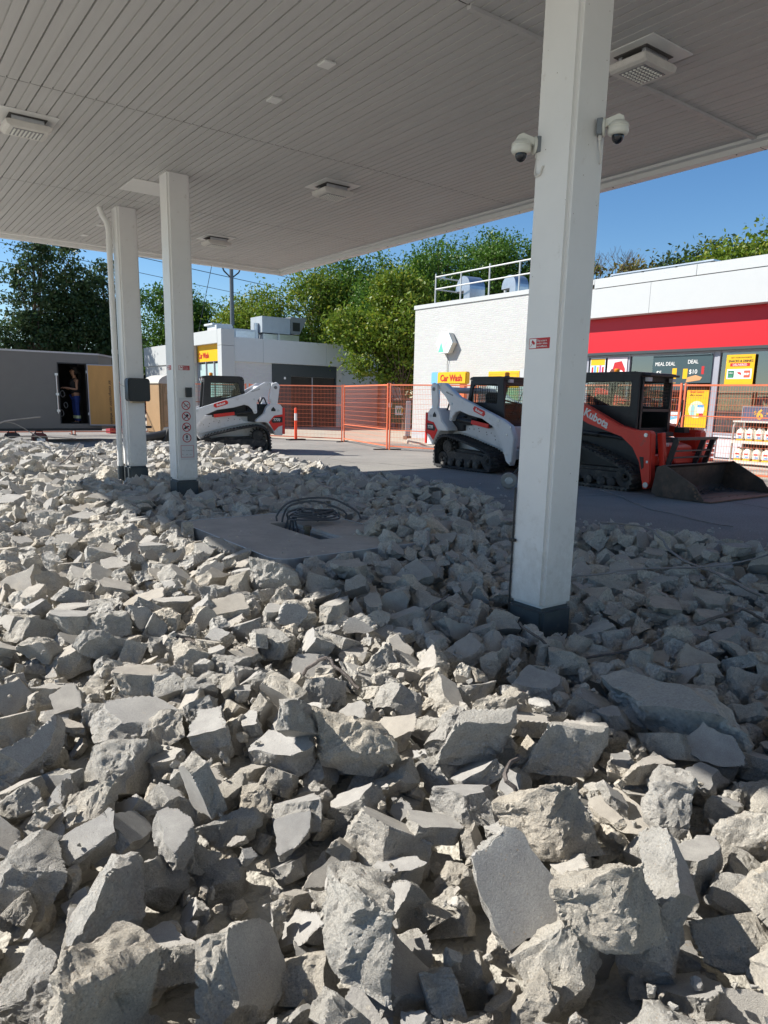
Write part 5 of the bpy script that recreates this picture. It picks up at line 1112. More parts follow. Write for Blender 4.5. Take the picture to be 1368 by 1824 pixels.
# ------------------------------------------------------------------ compact track loaders
def gridbars(mb, y, x0, x1, z0, z1, st=.055, t=.004, axis='y'):
    n = int((x1 - x0) / st)
    for i in range(1, n):
        u = x0 + i * (x1 - x0) / n
        mb.box(*((u - t, u + t, y - t, y + t, z0, z1) if axis == 'y' else (y - t, y + t, u - t, u + t, z0, z1)))
    n = int((z1 - z0) / st)
    for i in range(1, n):
        w = z0 + i * (z1 - z0) / n
        mb.box(*((x0, x1, y - t + .0015, y + t + .0015, w - t, w + t) if axis == 'y' else (y - t + .0015, y + t + .0015, x0, x1, w - t, w + t)))
def tracks(t, loop, rub, yin, yout, sprocket, idlers, rollers, beam, frm):
    lp = chaikin(loop, 2); cx_ = sum(p[0] for p in lp) / len(lp); cz_ = sum(p[1] for p in lp) / len(lp)
    def inset(P, d):
        o = []; n = len(P)
        for i in range(n):
            a, b = Vector(P[i - 1]), Vector(P[(i + 1) % n]); e = (b - a).normalized(); nn = Vector((-e.y, e.x))
            if nn.dot(Vector((cx_, cz_)) - Vector(P[i])) < 0: nn = -nn
            o.append(tuple(Vector(P[i]) + nn * d))
        return o
    outer = inset(lp, .022); inner = inset(lp, .06)
    for s in (-1, 1):
        y0, y1 = sorted((s * yin, s * yout)); mb = MB(); ring_prism(mb, outer, inner, y0, y1, 'y')
        for p, e in resample([tuple(q) for q in lp], .088):
            nn = Vector((-e.y, e.x)); 
            if nn.dot(Vector((cx_, cz_)) - p) > 0: nn = -nn
            c = p - nn * .022
            for a, b, sh in ((y0, y0 + (y1 - y0) * .47, .012), (y0 + (y1 - y0) * .53, y1, -.012)):
                q = c + e * sh; A = [q - e * .024, q + e * .024, q + e * .017 + nn * .024, q - e * .017 + nn * .024]
                mb.prism([tuple(v) for v in A], a, b, 'y')
            w = c - nn * .03; mb.box(w.x - .012, w.x + .012, (y0 + y1) / 2 - .05, (y0 + y1) / 2 + .05, w.y - .018, w.y + .018)
        tk = mb.build('track', rub, t)
        ym = (y0 + y1) / 2
        mb = MB(); sx, sz, sr = sprocket; mb.lathe([(.03, -.12), (sr * .62, -.12), (sr * .7, -.08), (sr * .7, .08), (sr * .62, .12), (.03, .12)], (sx, ym, sz), 24, 'y')
        for k in range(13):
            a = 6.283 * k / 13; mb.prism([(sx + math.cos(a + d_) * r_, sz + math.sin(a + d_) * r_) for d_, r_ in ((-.12, sr * .68), (-.07, sr), (.07, sr), (.12, sr * .68))], ym - .05, ym + .05, 'y')
        for k in range(8): a = 6.283 * k / 8; mb.cyl((sx + sr * .45 * math.cos(a), ym + s * .115, sz + sr * .45 * math.sin(a)), (sx + sr * .45 * math.cos(a), ym + s * .135, sz + sr * .45 * math.sin(a)), .016, 6)
        mb.build('sprocket', frm, tk)
        for (ix, iz, ir) in idlers:
            mb = MB(); mb.lathe([(.03, -.1), (.06, -.13), (ir * .5, -.10), (ir * .82, -.12), (ir, -.11), (ir, -.05), (ir * .8, -.04), (ir * .8, .04), (ir, .05), (ir, .11), (ir * .82, .12), (ir * .5, .10), (.06, .13), (.03, .1)], (ix, ym, iz), 24, 'y'); mb.build('idler', frm, tk, smooth=True)
        for (ix, iz, ir) in rollers:
            mb = MB(); mb.lathe([(.02, -.17), (.035, -.17), (ir, -.15), (ir, -.05), (ir * .7, -.04), (ir * .7, .04), (ir, .05), (ir, .15), (.035, .17), (.02, .17)], (ix, ym, iz), 16, 'y'); mb.build('roller', frm, tk, smooth=True)
        mb = MB(); mb.prism(beam, ym - .10, ym + .13 if s > 0 else ym + .10, 'y'); mb.prism([(a * .9, b + .06) for a, b in beam], *(sorted((s * yin - s * .1, ym))), 'y')
        for k in range(5): xx = beam[0][0] + .15 + k * .28; mb.box(xx - .05, xx + .05, ym - .14, ym + .14, beam[0][1] - .02, beam[0][1] + .05)
        mb.build('track_frame', frm, tk, bevel=.008)
def cabin(t, x0, x1, zb, zt, hw, m, winz, slope=.10, meshed=True, frontglass=True):
    # side frames
    xr = x0 + .10
    for s in (-1, 1):
        ya, yb = sorted((s * hw, s * (hw - .05)))
        out = [(x0, zb), (x1 + slope, zb), (x1, zt), (xr + .08, zt), (xr - .02, zt - .06), (x0, winz)]
        inn = [(xr, winz), (x1 - .16, winz - .02), (x1 - .17, zt - .14), (xr + .12, zt - .14), (xr + .07, zt - .2), (xr, winz + .05)]
        mb = MB(); ring_prism(mb, out, inn, ya, yb, 'y'); 
        inn2 = [(xr, zb + .1), (x1 - .1, zb + .1), (x1 - .13, winz - .10), (xr, winz - .08)]
        mb.build('side_frame', m, t, bevel=.012)
        if meshed:
            mb = MB(); gridbars(mb, s * (hw - .03), xr + .02, x1 - .17, winz, zt - .15, .06, .0035); mb.build('window_mesh', BLKM, t)
        mb = MB(); mb.add([(xr, s * (hw - .045), winz), (x1 - .16, s * (hw - .045), winz - .02), (x1 - .17, s * (hw - .045), zt - .14), (xr + .1, s * (hw - .045), zt - .14)], [(0, 1, 2, 3)]); mb.build('window_pane', CABG, t)
    mb = MB(); mb.prism([(xr - .06, zt - .03), (x1 + .05, zt - .03), (x1 + .06, zt + .02), (x1 - .1, zt + .04), (xr + .06, zt + .04), (xr - .03, zt + .02)], -hw - .012, hw + .012, 'y'); mb.build('roof', m, t, bevel=.015, smooth=True, seg=2)
    # rear and front
    mb = MB(); ring_prism(mb, [(-hw + .052, zb), (hw - .052, zb), (hw - .052, zt - .035), (-hw + .052, zt - .035)], [(-hw + .1, winz), (hw - .1, winz), (hw - .1, zt - .14), (-hw + .1, zt - .14)], x0 + .03, x0 + .08, 'x'); mb.build('rear_frame', m, t)
    mb = MB(); gridbars(mb, x0 + .055, -hw + .12, hw - .12, winz + .02, zt - .15, .07, axis='x'); mb.build('rear_mesh', BLKM, t)
    mb = MB(); ring_prism(mb, [(-hw + .052, zb), (hw - .052, zb), (hw - .052, zt - .035), (-hw + .052, zt - .035)], [(-hw + .10, zb + .12), (hw - .10, zb + .12), (hw - .10, zt - .13), (-hw + .10, zt - .13)], x1 - .04, x1 + .0, 'x')
    mb.build('front_frame', m, t)
    if frontglass:
        mb = MB(); mb.add([(x1 - .02, -hw + .09, zb + .1), (x1 - .02, hw - .09, zb + .1), (x1 - .02, hw - .09, zt - .12), (x1 - .02, -hw + .09, zt - .12)], [(0, 1, 2, 3)]); mb.build('windscreen', CABG, t)
        mb = MB(); mb.tube([(x1 + .01, -.2, zb + .25), (x1 + .01, .05, zt - .3)], .008, 5); mb.build('wiper', BLACK, t)
    sm = mat('seat_vinyl', (.03, .03, .033), .5, var=.3)
    mb = MB(); mb.box(x0 + .28, x0 + .75, -.22, .22, zb - .05, zb + .1); mb.prism([(x0 + .22, zb + .1), (x0 + .36, zb + .1), (x0 + .3, zb + .72), (x0 + .18, zb + .72)], -.22, .22, 'y'); mb.build('seat', sm, t, bevel=.04, smooth=True, seg=3)
    mb = MB()
    for s in (-1, 1): mb.box(x0 + .3, x0 + .85, s * .28 - .04, s * .28 + .04, zb + .1, zb + .24); mb.tube([(x0 + .85, s * .28, zb + .2), (x0 + .87, s * .27, zb + .42)], .02, 8)
    mb.build('joystick_console', BLACK, t)
    mb = MB(); mb.tube([(x0 + .4, -.26, zb + .55), (x0 + .95, -.26, zb + .45), (x0 + .95, .26, zb + .45), (x0 + .4, .26, zb + .55)], .02, 6); mb.build('lap_bar', BLACK, t)
def white_loader(name, label, loc, rz):
    t = thing(name, label, 'track loader', loc, rz, 'white compact track loaders')
    loop = [(-1.03, .20), (-.99, .60), (-.74, .79), (-.30, .73), (.23, .61), (.80, .47), (.93, .30), (.90, .05), (.78, -.01), (-.34, -.01), (-.90, -.01), (-1.02, .05)]
    tracks(t, loop, RUBB, .54, .99, (-.66, .48, .22), [(.70, .23, .19), (-.80, .20, .16)], [(-.5, .12, .09), (-.22, .12, .09), (.06, .12, .09), (.34, .12, .09)], [(-.86, .18), (.72, .16), (.72, .30), (.3, .36), (-.55, .38), (-.86, .30)], UND)
    mb = MB(); mb.prism([(-1.0, .32), (.85, .32), (1.0, .55), (1.0, 1.0), (-.55, 1.02), (-.95, .7)], -.53, .53, 'y'); mb.build('chassis', LWHT, t, bevel=.015)
    for s in (-1, 1):
        mb = MB(); y0, y1 = sorted((s * .54, s * .62)); mb.prism([(-.62, .82), (-.3, .78), (.25, .66), (.86, .5), (1.0, .62), (.98, .95), (.86, 1.0), (-.2, 1.0), (-.3, .86)], y0, y1, 'y'); mb.build('fender', LWHT, t, bevel=.01)
    mb = MB()
    for s in (-1, 1):
        for (x, z) in ((-.05, .9), (.1, .92), (.12, .86), (.35, .85), (.37, .8), (.5, .84), (.62, .78), (.64, .7), (.78, .74), (-.2, .9)): mb.cyl((x, s * .615, z), (x, s * .626, z), .011, 8)
    mb.build('fender_bolt', BLACK, t)
    # rear quarters and tailgate
    for s in (-1, 1):
        y0, y1 = sorted((s * .58, s * .93)); pl = [(-1.26, 1.34), (-1.0, 1.35), (-.90, 1.24), (-.83, 1.07), (-.62, .90), (-.60, .84), (-.9, .84), (-1.08, .62), (-1.12, .49), (-1.34, .48), (-1.36, 1.22)]
        mb = MB(); mb.prism(pl, y0, y1, 'y'); q = mb.build('rear_quarter', LWHT, t, bevel=.02, smooth=True, seg=2)
        yy = s * .936; y0, y1 = sorted((yy, yy + s * .004))
        mb = MB(); mb.prism([(-1.34, 1.06), (-1.10, 1.02), (-.95, .84), (-1.10, .60), (-1.22, .72), (-1.34, .76)], y0, y1, 'y'); mb.build('decal_red', TRED, q)
        y0, y1 = sorted((yy + s * .005, yy + s * .008)); mb = MB(); mb.prism([(-1.33, 1.0), (-1.12, .98), (-1.02, .88), (-1.06, .82), (-1.33, .84)], y0, y1, 'y'); mb.build('decal_black', PBLK, q)
        u = (1, 0, 0) if s < 0 else (-1, 0, 0); xs = -1.31 if s < 0 else -1.07
        text('T770', .10, (xs, yy + s * .009, .875), u, V, WHT, q, sx=.9, bold=.003, shear=.2)
        mb = MB(); y0, y1 = sorted((yy, yy + s * .003)); mb.prism([(-1.14, 1.14), (-1.02, 1.14), (-1.02, 1.19), (-1.08, 1.26), (-1.14, 1.19)], y0, y1, 'y'); mb.build('logo', PBLK, q)
        mb = MB(); mb.cyl((-1.22, s * .92, 1.16), (-1.22, s * .942, 1.16), .035, 14); mb.build('cap', STEEL, q)
        mb = MB(); y0, y1 = sorted((s * .84, s * .95)); mb.box(-1.40, -1.33, y0, y1, .52, 1.24); mb.build('tail_guard', TRED, t, bevel=.01)
    mb = MB(); mb.box(-1.32, -1.05, -.57, .57, .5, 1.30); mb.build('tailgate', LWHT, t, bevel=.03, seg=2); mb = MB()
    for i in range(7): mb.box(-1.345, -1.325, -.4, .4, .62 + i * .08, .66 + i * .08)
    mb.build('tail_grille', BLACK, t)
    mb = MB(); mb.box(-1.04, -.40, -.52, .52, 1.03, 1.32); mb.box(-.95, -.42, -.62, .62, .84, 1.18); mb.build('engine_cover', BLKM, t, bevel=.02)
    for s in (-1, 1): mb = MB(); y0, y1 = sorted((s * .60, s * .66)); mb.box(-.52, -.12, y0, y1, .98, 1.14); gridbars(mb, s * .665, -.5, -.14, .99, 1.13, .04); mb.build('side_vent', BLKM, t)
    # black side window zone under the cab
    mb = MB()
    for s in (-1, 1): y0, y1 = sorted((s * .47, s * .56)); mb.prism([(-.05, 1.0), (.72, 1.0), (.62, 1.08), (-.02, 1.3)], y0, y1, 'y')
    mb.build('side_cover', BLACK, t)
    # arms
    arm = [(-1.09, 1.93), (-.87, 1.92), (-.36, 1.61), (1.03, 1.15), (1.28, 1.03), (1.40, .79), (1.38, .31), (1.34, .19), (1.20, .29), (1.01, .72), (.78, .99), (.43, 1.15), (-.01, 1.22), (-.30, 1.30), (-.42, 1.27), (-.52, 1.18), (-.57, 1.06), (-.65, 1.08), (-.64, 1.40), (-.80, 1.60), (-1.0, 1.74), (-1.12, 1.85)]
    for s in (-1, 1):
        y0, y1 = sorted((s * .72, s * .86)); mb = MB(); mb.prism(arm, y0, y1, 'y'); a = mb.build('lift_arm', LWHT, t, bevel=.014, smooth=True, seg=2, angle=40)
        # red lozenge with lettering on the arm
        e = Vector((1.39, 0, -.46)).normalized() if s < 0 else Vector((-1.39, 0, .46)).normalized(); nrm = Vector((0, s, 0)); v = nrm.cross(e)
        c = Vector((.33, s * .8615, 1.305)); lz = [(-.20, -.0), (-.17, .06), (.17, .06), (.21, 0), (.18, -.055), (-.15, -.055)]
        mb = MB(); mb.add([c + e * a_ + v * b_ for a_, b_ in lz] + [c + e * a_ + v * b_ + nrm * .004 for a_, b_ in lz], [tuple(range(6))[::-1], tuple(range(6, 12))] + [(i, (i + 1) % 6, 6 + (i + 1) % 6, 6 + i) for i in range(6)]); mb.build('badge', TRED, a)
        text('Bobcat', .085, c - e * .12 - v * .026 + nrm * .0055, e, v, WHT, a, bold=.003, shear=.15)
        text('HIGH FLOW', .045, Vector((-.78 if s < 0 else -.5, s * .8615, 1.70 if s < 0 else 1.64)), e, v, PBLK, a)
        mb = MB(); 
        for (x, z) in ((-1.0, 1.87), (-.60, 1.12), (-.57, 1.45), (1.2, .84), (1.33, .25), (1.3, 1.0), (.95, 1.12), (1.22, .42)): mb.cyl((x, s * .855, z), (x, s * .872, z), .028, 12)
        mb.build('pin', STEEL, a)
        mb = MB(); y0, y1 = sorted((s * .87, s * .92)); mb.prism([(-1.27, 1.84), (-1.18, 1.93), (-1.04, 1.88), (-.98, 1.5), (-1.02, 1.32), (-1.2, 1.32)], y0, y1, 'y'); lk = mb.build('rear_link', LWHT, t, bevel=.014); mb = MB(); mb.cyl((-1.15, s * .915, 1.78), (-1.15, s * .93, 1.78), .045, 14); mb.build('pin', mat('pin_grey', (.16, .16, .17), .5), lk)
        mb = MB(); mb.cyl((-.62, s * .68, 1.10), (.0, s * .68, 1.05), .045, 12); mb.cyl((.0, s * .68, 1.05), (.55, s * .68, .98), .026, 10); mb.build('lift_cylinder', BLKM, t)
        mb = MB(); mb.bar((-.05, s * .69, 1.06), (.50, s * .69, .985), .07, .09); mb.build('cylinder_guard', TRED, t)
    mb = MB(); mb.cyl((-.82, -.72, 1.76), (-.82, .72, 1.76), .07, 14); mb.build('cross_tube', LWHT, t, smooth=True)
    mb = MB(); mb.tube(smooth_path([(-.95, -.66, 1.3), (-.85, -.65, 1.5), (-.75, -.6, 1.3), (-.7, -.62, 1.15)]), .02, 6); mb.tube(smooth_path([(-.95, .66, 1.3), (-.85, .65, 1.5), (-.75, .6, 1.3), (-.7, .62, 1.15)]), .02, 6); mb.build('hydraulic_hose', BLACK, t)
    mb = MB(); mb.box(1.16, 1.28, -.72, .72, .32, .52); mb.build('arm_crossbeam', LWHT, t, bevel=.01)
    mb = MB(); mb.box(1.30, 1.38, -.52, .52, .12, .55); mb.box(1.28, 1.42, -.5, -.38, .08, .65); mb.box(1.28, 1.42, .38, .5, .08, .65); mb.build('coupler', BLKM, t, bevel=.008)
    cabin(t, -.38, .72, 1.0, 2.02, .56, BLKM, 1.50)
    mb = MB(); mb.lathe([(.055, 2.045), (.058, 2.07), (.05, 2.08)], (.48, -.2, 0), 16); mb.build('beacon_base', BLACK, t); mb = MB(); mb.lathe([(.05, 2.08), (.052, 2.14), (.045, 2.155), (.02, 2.16)], (.48, -.2, 0), 18); mb.build('beacon', AMB, t, smooth=True)
    mb = MB(); mb.box(.70, .78, -.42, -.30, 1.93, 2.0); mb.box(.70, .78, .30, .42, 1.93, 2.0); mb.build('work_lamp', mat('lamp_white', (.6, .58, .6), .3), t); mb = MB(); mb.box(.2, .9, -.3, .3, .95, 1.03); mb.build('foot_well', BLKM, t)
    return t
white_loader('track_loader', 'white track loader facing right, in front of the brick wall sign', (11.95, 11.95, .012), math.radians(-90))
D1 = Vector((-.951, .313)).normalized()
white_loader('track_loader', 'white track loader facing left, between rear columns and the fence', (8.66, 19.2, .012), math.atan2(D1.y, D1.x))
def red_loader():
    t = thing('track_loader', 'red and black track loader with a steel bucket, right of the near column', 'track loader', (11.97, 8.68, .012), math.radians(-90))
    loop = [(-1.15, .18), (-1.08, .55), (-.85, .80), (-.45, .84), (.02, .74), (.82, .47), (1.08, .34), (1.13, .2), (1.06, .02), (.95, -.01), (-.34, -.01), (-.95, -.01), (-1.1, .04)]
    tracks(t, loop, RUBD, .53, .97, (-.78, .52, .22), [(.88, .24, .20), (-.86, .2, .16)], [(-.5, .12, .09), (-.2, .12, .09), (.1, .12, .09), (.4, .12, .09), (.62, .12, .09)], [(-.86, .12), (.93, .12), (.93, .31), (-.6, .31), (-.86, .26)], UND)
    mb = MB(); mb.prism([(-1.0, .32), (.95, .32), (1.05, .55), (1.02, .92), (-.55, 1.02), (-1.05, .8)], -.52, .52, 'y'); mb.build('chassis', BLKM, t, bevel=.015)
    mb = MB(); mb.prism([(-1.25, .5), (-.5, .6), (-.5, 1.5), (-1.15, 1.45), (-1.3, 1.1)], -.6, .6, 'y'); mb.build('engine_cover', BLKM, t, bevel=.03, seg=2)
    arm = [(-1.2, 1.78), (-1.1, 1.86), (-.9, 1.80), (-.02, 1.45), (.69, 1.14), (1.04, 1.07), (1.28, 1.08), (1.34, 1.04), (1.37, .65), (1.41, .22), (1.36, .08), (1.27, .06), (1.22, .25), (1.15, .52), (.99, .77), (.74, .95), (-.01, 1.15), (-.7, 1.45), (-1.1, 1.62)]
    for s in (-1, 1):
        y0, y1 = sorted((s * .72, s * .88)); mb = MB(); mb.prism(arm, y0, y1, 'y'); a = mb.build('lift_arm', LRED, t, bevel=.016, smooth=True, seg=2, angle=40)
        e = Vector((.71, 0, -.31)).normalized() if s < 0 else Vector((-.71, 0, .31)).normalized(); v = Vector((0, s, 0)).cross(e); c = Vector((-.12, s * .8825, 1.315)) if s < 0 else Vector((.6, s * .8825, 1.0))
        text('Kubota', .20, c, e, v, WHT, a, bold=.006, depth=.003)
        mb = MB(); mb.cyl((1.25, s * .875, 1.0), (1.25, s * .892, 1.0), .035, 14); mb.cyl((1.33, s * .875, .14), (1.33, s * .895, .14), .05, 14); mb.build('pin', STEEL, a)
        mb = MB(); y0, y1 = sorted((s * .881, s * .888)); mb.prism([(1.16, .62), (1.24, .62), (1.26, .44), (1.22, .40)], y0, y1, 'y'); mb.build('arm_slot', BLACK, a); mb = MB(); mb.prism([(1.30, .56), (1.335, .56), (1.335, .52), (1.30, .52)], y0, y1, 'y'); mb.build('decal', WHT, a)
        mb = MB(); mb.bar((1.36, s * .60, 1.04), (1.47, s * .60, .38), .10, .11); cyl_ = mb.build('tilt_cylinder_guard', LRED, t, bevel=.01); mb = MB(); mb.cyl((1.44, s * .60, .5), (1.52, s * .60, .2), .03, 10); mb.build('rod', STEEL, cyl_)
        mb = MB(); mb.cyl((-.8, s * .66, 1.0), (.1, s * .66, .95), .045, 12); mb.cyl((.1, s * .66, .95), (.7, s * .66, .9), .028, 10); mb.build('lift_cylinder', BLKM, t)
    mb = MB(); mb.box(1.16, 1.34, -.71, .71, .46, .66); mb.prism([(1.1, .5), (1.5, .5), (1.42, .8), (1.2, .86)], -.3, .3, 'y'); mb.build('arm_crossbeam', LRED, t, bevel=.02)
    mb = MB(); mb.prism([(1.38, .08), (1.62, .1), (1.66, .5), (1.5, .5)], -.58, .58, 'y'); mb.build('coupler', BLKM, t, bevel=.01)
    mb = MB(); mb.box(.95, 1.03, -.30, .30, .95, 1.03); text('95', .09, (1.345, -.40, .80), (0, 1, 0), V, WHT, t); mb.box(.98, 1.1, -.5, .5, .32, .75); mb.build('front_plate', BLKM, t)
    cabin(t, -.62, .78, .98, 2.06, .53, BLKM, 1.50, slope=.02, frontglass=False)
    mb = MB(); mb.box(.75, .95, -.46, .46, 2.02, 2.06); mb.build('visor', BLKM, t, bevel=.01)
    # swung-open front door frame at far side
    mb = MB(); 
    for y in (-.44, .44): mb.bar((.79, y, .95), (.79, y, 2.0), .05)
    mb.bar((.79, -.44, 1.42), (.79, .44, 1.42), .05); gridbars(mb, .79, -.40, .40, 1.46, 1.95, .06, .003, 'x'); mb.build('front_guard', BLKM, t)
    mb = MB(); mb.box(.82, .9, -.42, -.32, 1.93, 2.0); mb.build('work_lamp', mat('lamp_white', (.6, .58, .6), .3), t); mb = MB(); mb.box(.82, .9, .32, .42, 1.93, 2.0); mb.build('work_lamp', mat('lamp_white', (.6, .58, .6), .3), t)
    mb = MB(); mb.lathe([(.05, 2.10), (.052, 2.17), (.04, 2.185)], (-.1, 0, 0), 16); mb.build('beacon', AMB, t, smooth=True)
    mb = MB(); mb.tube([(.96, .50, 1.1), (1.0, .56, 1.35), (1.0, .56, 1.62)], .012, 6); mb.box(.95, 1.15, .45, .62, 1.02, 1.12); mb.build('grab_handle', BLKM, t)
    # bucket
    bk = thing('bucket', 'wide worn steel loader bucket resting on the asphalt in front', 'bucket', (0, 0, 0)); bpy.data.objects.remove(bk)
    HW = 1.08; sh = [(1.60, .06), (1.66, .50), (1.80, .535), (1.815, .52), (1.695, .47), (1.64, .10), (1.76, .03), (2.40, .018), (2.58, .014), (2.58, .0), (2.38, -.004), (1.72, -.004)]
    mb = MB(); mb.prism(sh, -HW, HW, 'y'); b = mb.build('bucket', RUST, t, bevel=.004)
    for s in (-1, 1): mb = MB(); y0, y1 = sorted((s * HW, s * (HW + .022))); mb.prism([(1.59, .05), (1.66, .49), (1.80, .54), (2.38, .24), (2.54, .03), (2.54, -.004), (1.70, -.004)], y0, y1, 'y'); mb.build('side_plate', RUST, b, bevel=.004)
    mb = MB(); mb.box(2.36, 2.66, -HW - .02, HW + .02, .0, .018); mb.box(2.0, 2.36, -HW + .01, HW - .01, .0185, .024); mb.build('cutting_edge', RUSTE, b)
    mb = MB()
    for s in (-1, 1):
        for (x, z) in ((2.40, .08), (2.40, .14), (2.44, .05), (2.46, .11), (2.36, .19)): mb.cyl((x, s * (HW + .02), z), (x, s * (HW + .032), z), .018, 10)
    for i in range(8): y = -HW + .15 + i * .27; mb.cyl((2.44, y, .018), (2.44, y, .026), .02, 8)
    mb.build('bolt', RUSTE, b)
    mb = MB()
    for i in range(90):
        y = rng.uniform(-.95, .95); x = 1.72 + abs(rng.randn()) * .13; r = rng.uniform(.012, .035); mb.add([(x + r * math.cos(a) * rng.uniform(.7, 1.3), y + r * math.sin(a) * rng.uniform(.7, 1.3), .03) for a in (0, 1.3, 2.6, 3.9, 5.1)] + [(x, y, .03 + r * 1.2 + .08 * max(0, 1.8 - x))], [(0, 1, 5), (1, 2, 5), (2, 3, 5), (3, 4, 5), (4, 0, 5)])
    o = mb.build('loose_soil', mat('soil', (.06, .05, .045), .95), b); o['kind'] = 'stuff'
    # guard frame over the bucket
    mb = MB(); xg = 1.60
    for y in (-.58, .58): mb.bar((xg - .12, y, .30), (xg + .06, y, .96), .05, .09)
    for y in (.28,): mb.bar((xg - .10, y, .45), (xg + .06, y, .96), .05, .09)
    mb.bar((xg + .07, -.62, .95), (xg + .07, .66, .95), .06, .05); mb.bar((xg + .02, -.60, .74), (xg + .02, .62, .74), .035, .03); mb.bar((xg - .02, -.60, .62), (xg - .02, .62, .62), .035, .03); mb.build('guard_frame', BLKM, t, bevel=.004)
    return t
red_loader()
# ------------------------------------------------------------------ worker in the trailer doorway
def skinned(nodes, edges, root=0, sub=2):
    me = bpy.data.meshes.new('s'); me.from_pydata([n[0] for n in nodes], edges, []); o = bpy.data.objects.new('s', me); COL.objects.link(o)
    o.modifiers.new('k', 'SKIN'); 
    for i, n in enumerate(nodes):
        sv = me.skin_vertices[0].data[i]; sv.radius = (n[1], n[1] if len(n) < 3 else n[2]); sv.use_root = (i == root)
    m = o.modifiers.new('u', 'SUBSURF'); m.levels = sub; m.render_levels = sub
    dg = bpy.context.evaluated_depsgraph_get(); r = bpy.data.meshes.new_from_object(o.evaluated_get(dg)); bpy.data.objects.remove(o); r.shade_smooth(); return r
def person():
    t = thing('person', 'worker in dark tank top and blue work trousers inside the trailer doorway, facing left', 'person', (5.93, 25.0, .54), math.radians(185))
    # local +x = facing; z up; about 1.76 m
    N = [((0, 0, .95), .13, .11), ((0, 0, 1.15), .12, .095), ((.01, 0, 1.34), .15, .10), ((.0, 0, 1.45), .07, .07), ((.02, 0, 1.53), .055), ((.05, 0, 1.60), .085, .075), ((.05, 0, 1.69), .092, .082), ((.03, 0, 1.74), .05, .05)]
    E2 = [(0, 1), (1, 2), (2, 3), (3, 4), (4, 5), (5, 6), (6, 7)]
    for s in (-1, 1):
        b = len(N); N += [((0, s * .19, 1.40), .058), ((.03, s * .22, 1.24), .045), ((.02, s * .23, 1.11), .038), ((.16, s * .19, 1.12), .035), ((.26, s * .14, 1.15), .026), ((.32, s * .12, 1.16), .028, .02)]
        E2 += [(2, b), (b, b + 1), (b + 1, b + 2), (b + 2, b + 3), (b + 3, b + 4), (b + 4, b + 5)]
        for k, (dy, dz, L) in enumerate(((.025, .0, .08), (.010, .006, .09), (-.008, .004, .085), (-.024, -.002, .065))):
            c = len(N); N += [((.36, s * (.12 + dy * .8), 1.16 + dz), .009), ((.36 + L * .5, s * (.118 + dy), 1.145 + dz), .008), ((.36 + L * .7, s * (.112 + dy), 1.12 + dz), .007)]; E2 += [(b + 5, c), (c, c + 1), (c + 1, c + 2)]
        c = len(N); N += [((.34, s * .09, 1.175), .010), ((.375, s * .078, 1.165), .008)]; E2 += [(b + 5, c), (c, c + 1)]
        b = len(N); N += [((0, s * .09, .88), .095), ((.02, s * .10, .50), .06), ((-.01, s * .10, .28), .052), ((-.02, s * .10, .10), .038), ((.07, s * .11, .04), .035), ((.15, s * .115, .03), .03)]
        E2 += [(0, b), (b, b + 1), (b + 1, b + 2), (b + 2, b + 3), (b + 3, b + 4), (b + 4, b + 5)]
    me = skinned(N, E2); me.materials.append(SKIN); link(bpy.data.objects.new('body', me), t)
    me = skinned([((0, 0, .97), .145, .125)] + [q for s in (-1, 1) for q in (((0, s * .09, .86), .112), ((.02, s * .10, .50), .078), ((-.01, s * .10, .28), .072), ((-.02, s * .10, .09), .068))], [(0, 1), (1, 2), (2, 3), (3, 4), (0, 5), (5, 6), (6, 7), (7, 8)]); me.materials.append(mat('trousers_blue', (.02, .045, .22), .8, var=.3, vs=9)); tr_ = link(bpy.data.objects.new('trousers', me), t)
    mb = MB()
    for s in (-1, 1): mb.lathe([(.082, .19), (.086, .20), (.086, .27), (.082, .28)], (-.005, s * .10, 0), 16)
    mb.build('reflective_strip', mat('strip', (.65, .7, .45), .4), tr_)
    me = skinned([((0, 0, .95), .19, .17), ((0, 0, 1.08), .19, .165), ((0, 0, 1.2), .19, .165), ((.01, 0, 1.34), .215, .17), ((.0, 0, 1.44), .13, .12), ((0, .09, 1.46), .035), ((0, -.09, 1.46), .035)], [(0, 1), (1, 2), (2, 3), (3, 4), (4, 5), (4, 6)]); me.materials.append(mat('tank_top', (.012, .012, .015), .8)); link(bpy.data.objects.new('tank_top', me), t)
    me = skinned([((-.02, 0, 1.71), .115, .11), ((-.01, 0, 1.77), .10, .10), ((.06, 0, 1.79), .075, .075), ((-.05, 0, 1.65), .085, .085)], [(0, 1), (1, 2), (0, 3)]); me.materials.append(mat('hair_dark', (.012, .009, .008), .7)); link(bpy.data.objects.new('hair', me), t)
    mb = MB(); mb.add([(.125, 0, 1.70), (.128, -.014, 1.655), (.128, .014, 1.655), (.155, 0, 1.66), (.12, 0, 1.645)], [(0, 1, 3), (0, 3, 2), (1, 4, 3), (3, 4, 2)])
    mb.build('nose', SKIN, t); mb = MB()
    for s in (-1, 1): mb.lathe([(.002, -.006), (.009, -.003), (.009, .003), (.002, .006)], (.128, s * .03, 1.695), 10, 'x')
    mb.build('eye', PBLK, t); mb = MB(); mb.box(.125, .133, -.022, .022, 1.622, 1.628); mb.build('mouth', mat('lip', (.28, .09, .07), .6), t); mb = MB()
    for s in (-1, 1): mb.lathe([(.004, -.008), (.026, -.006), (.028, .004), (.012, .008)], (.04, s * .086, 1.675), 12, 'y')
    mb.build('ear', SKIN, t, smooth=True)
    for s in (-1, 1):
        me = skinned([((-.05, s * .105, .05), .05), ((.06, s * .11, .045), .048), ((.17, s * .115, .035), .04), ((-.02, s * .1, .13), .055)], [(0, 1), (1, 2), (0, 3)]); me.materials.append(BLACK); link(bpy.data.objects.new('boot', me), t)
person()
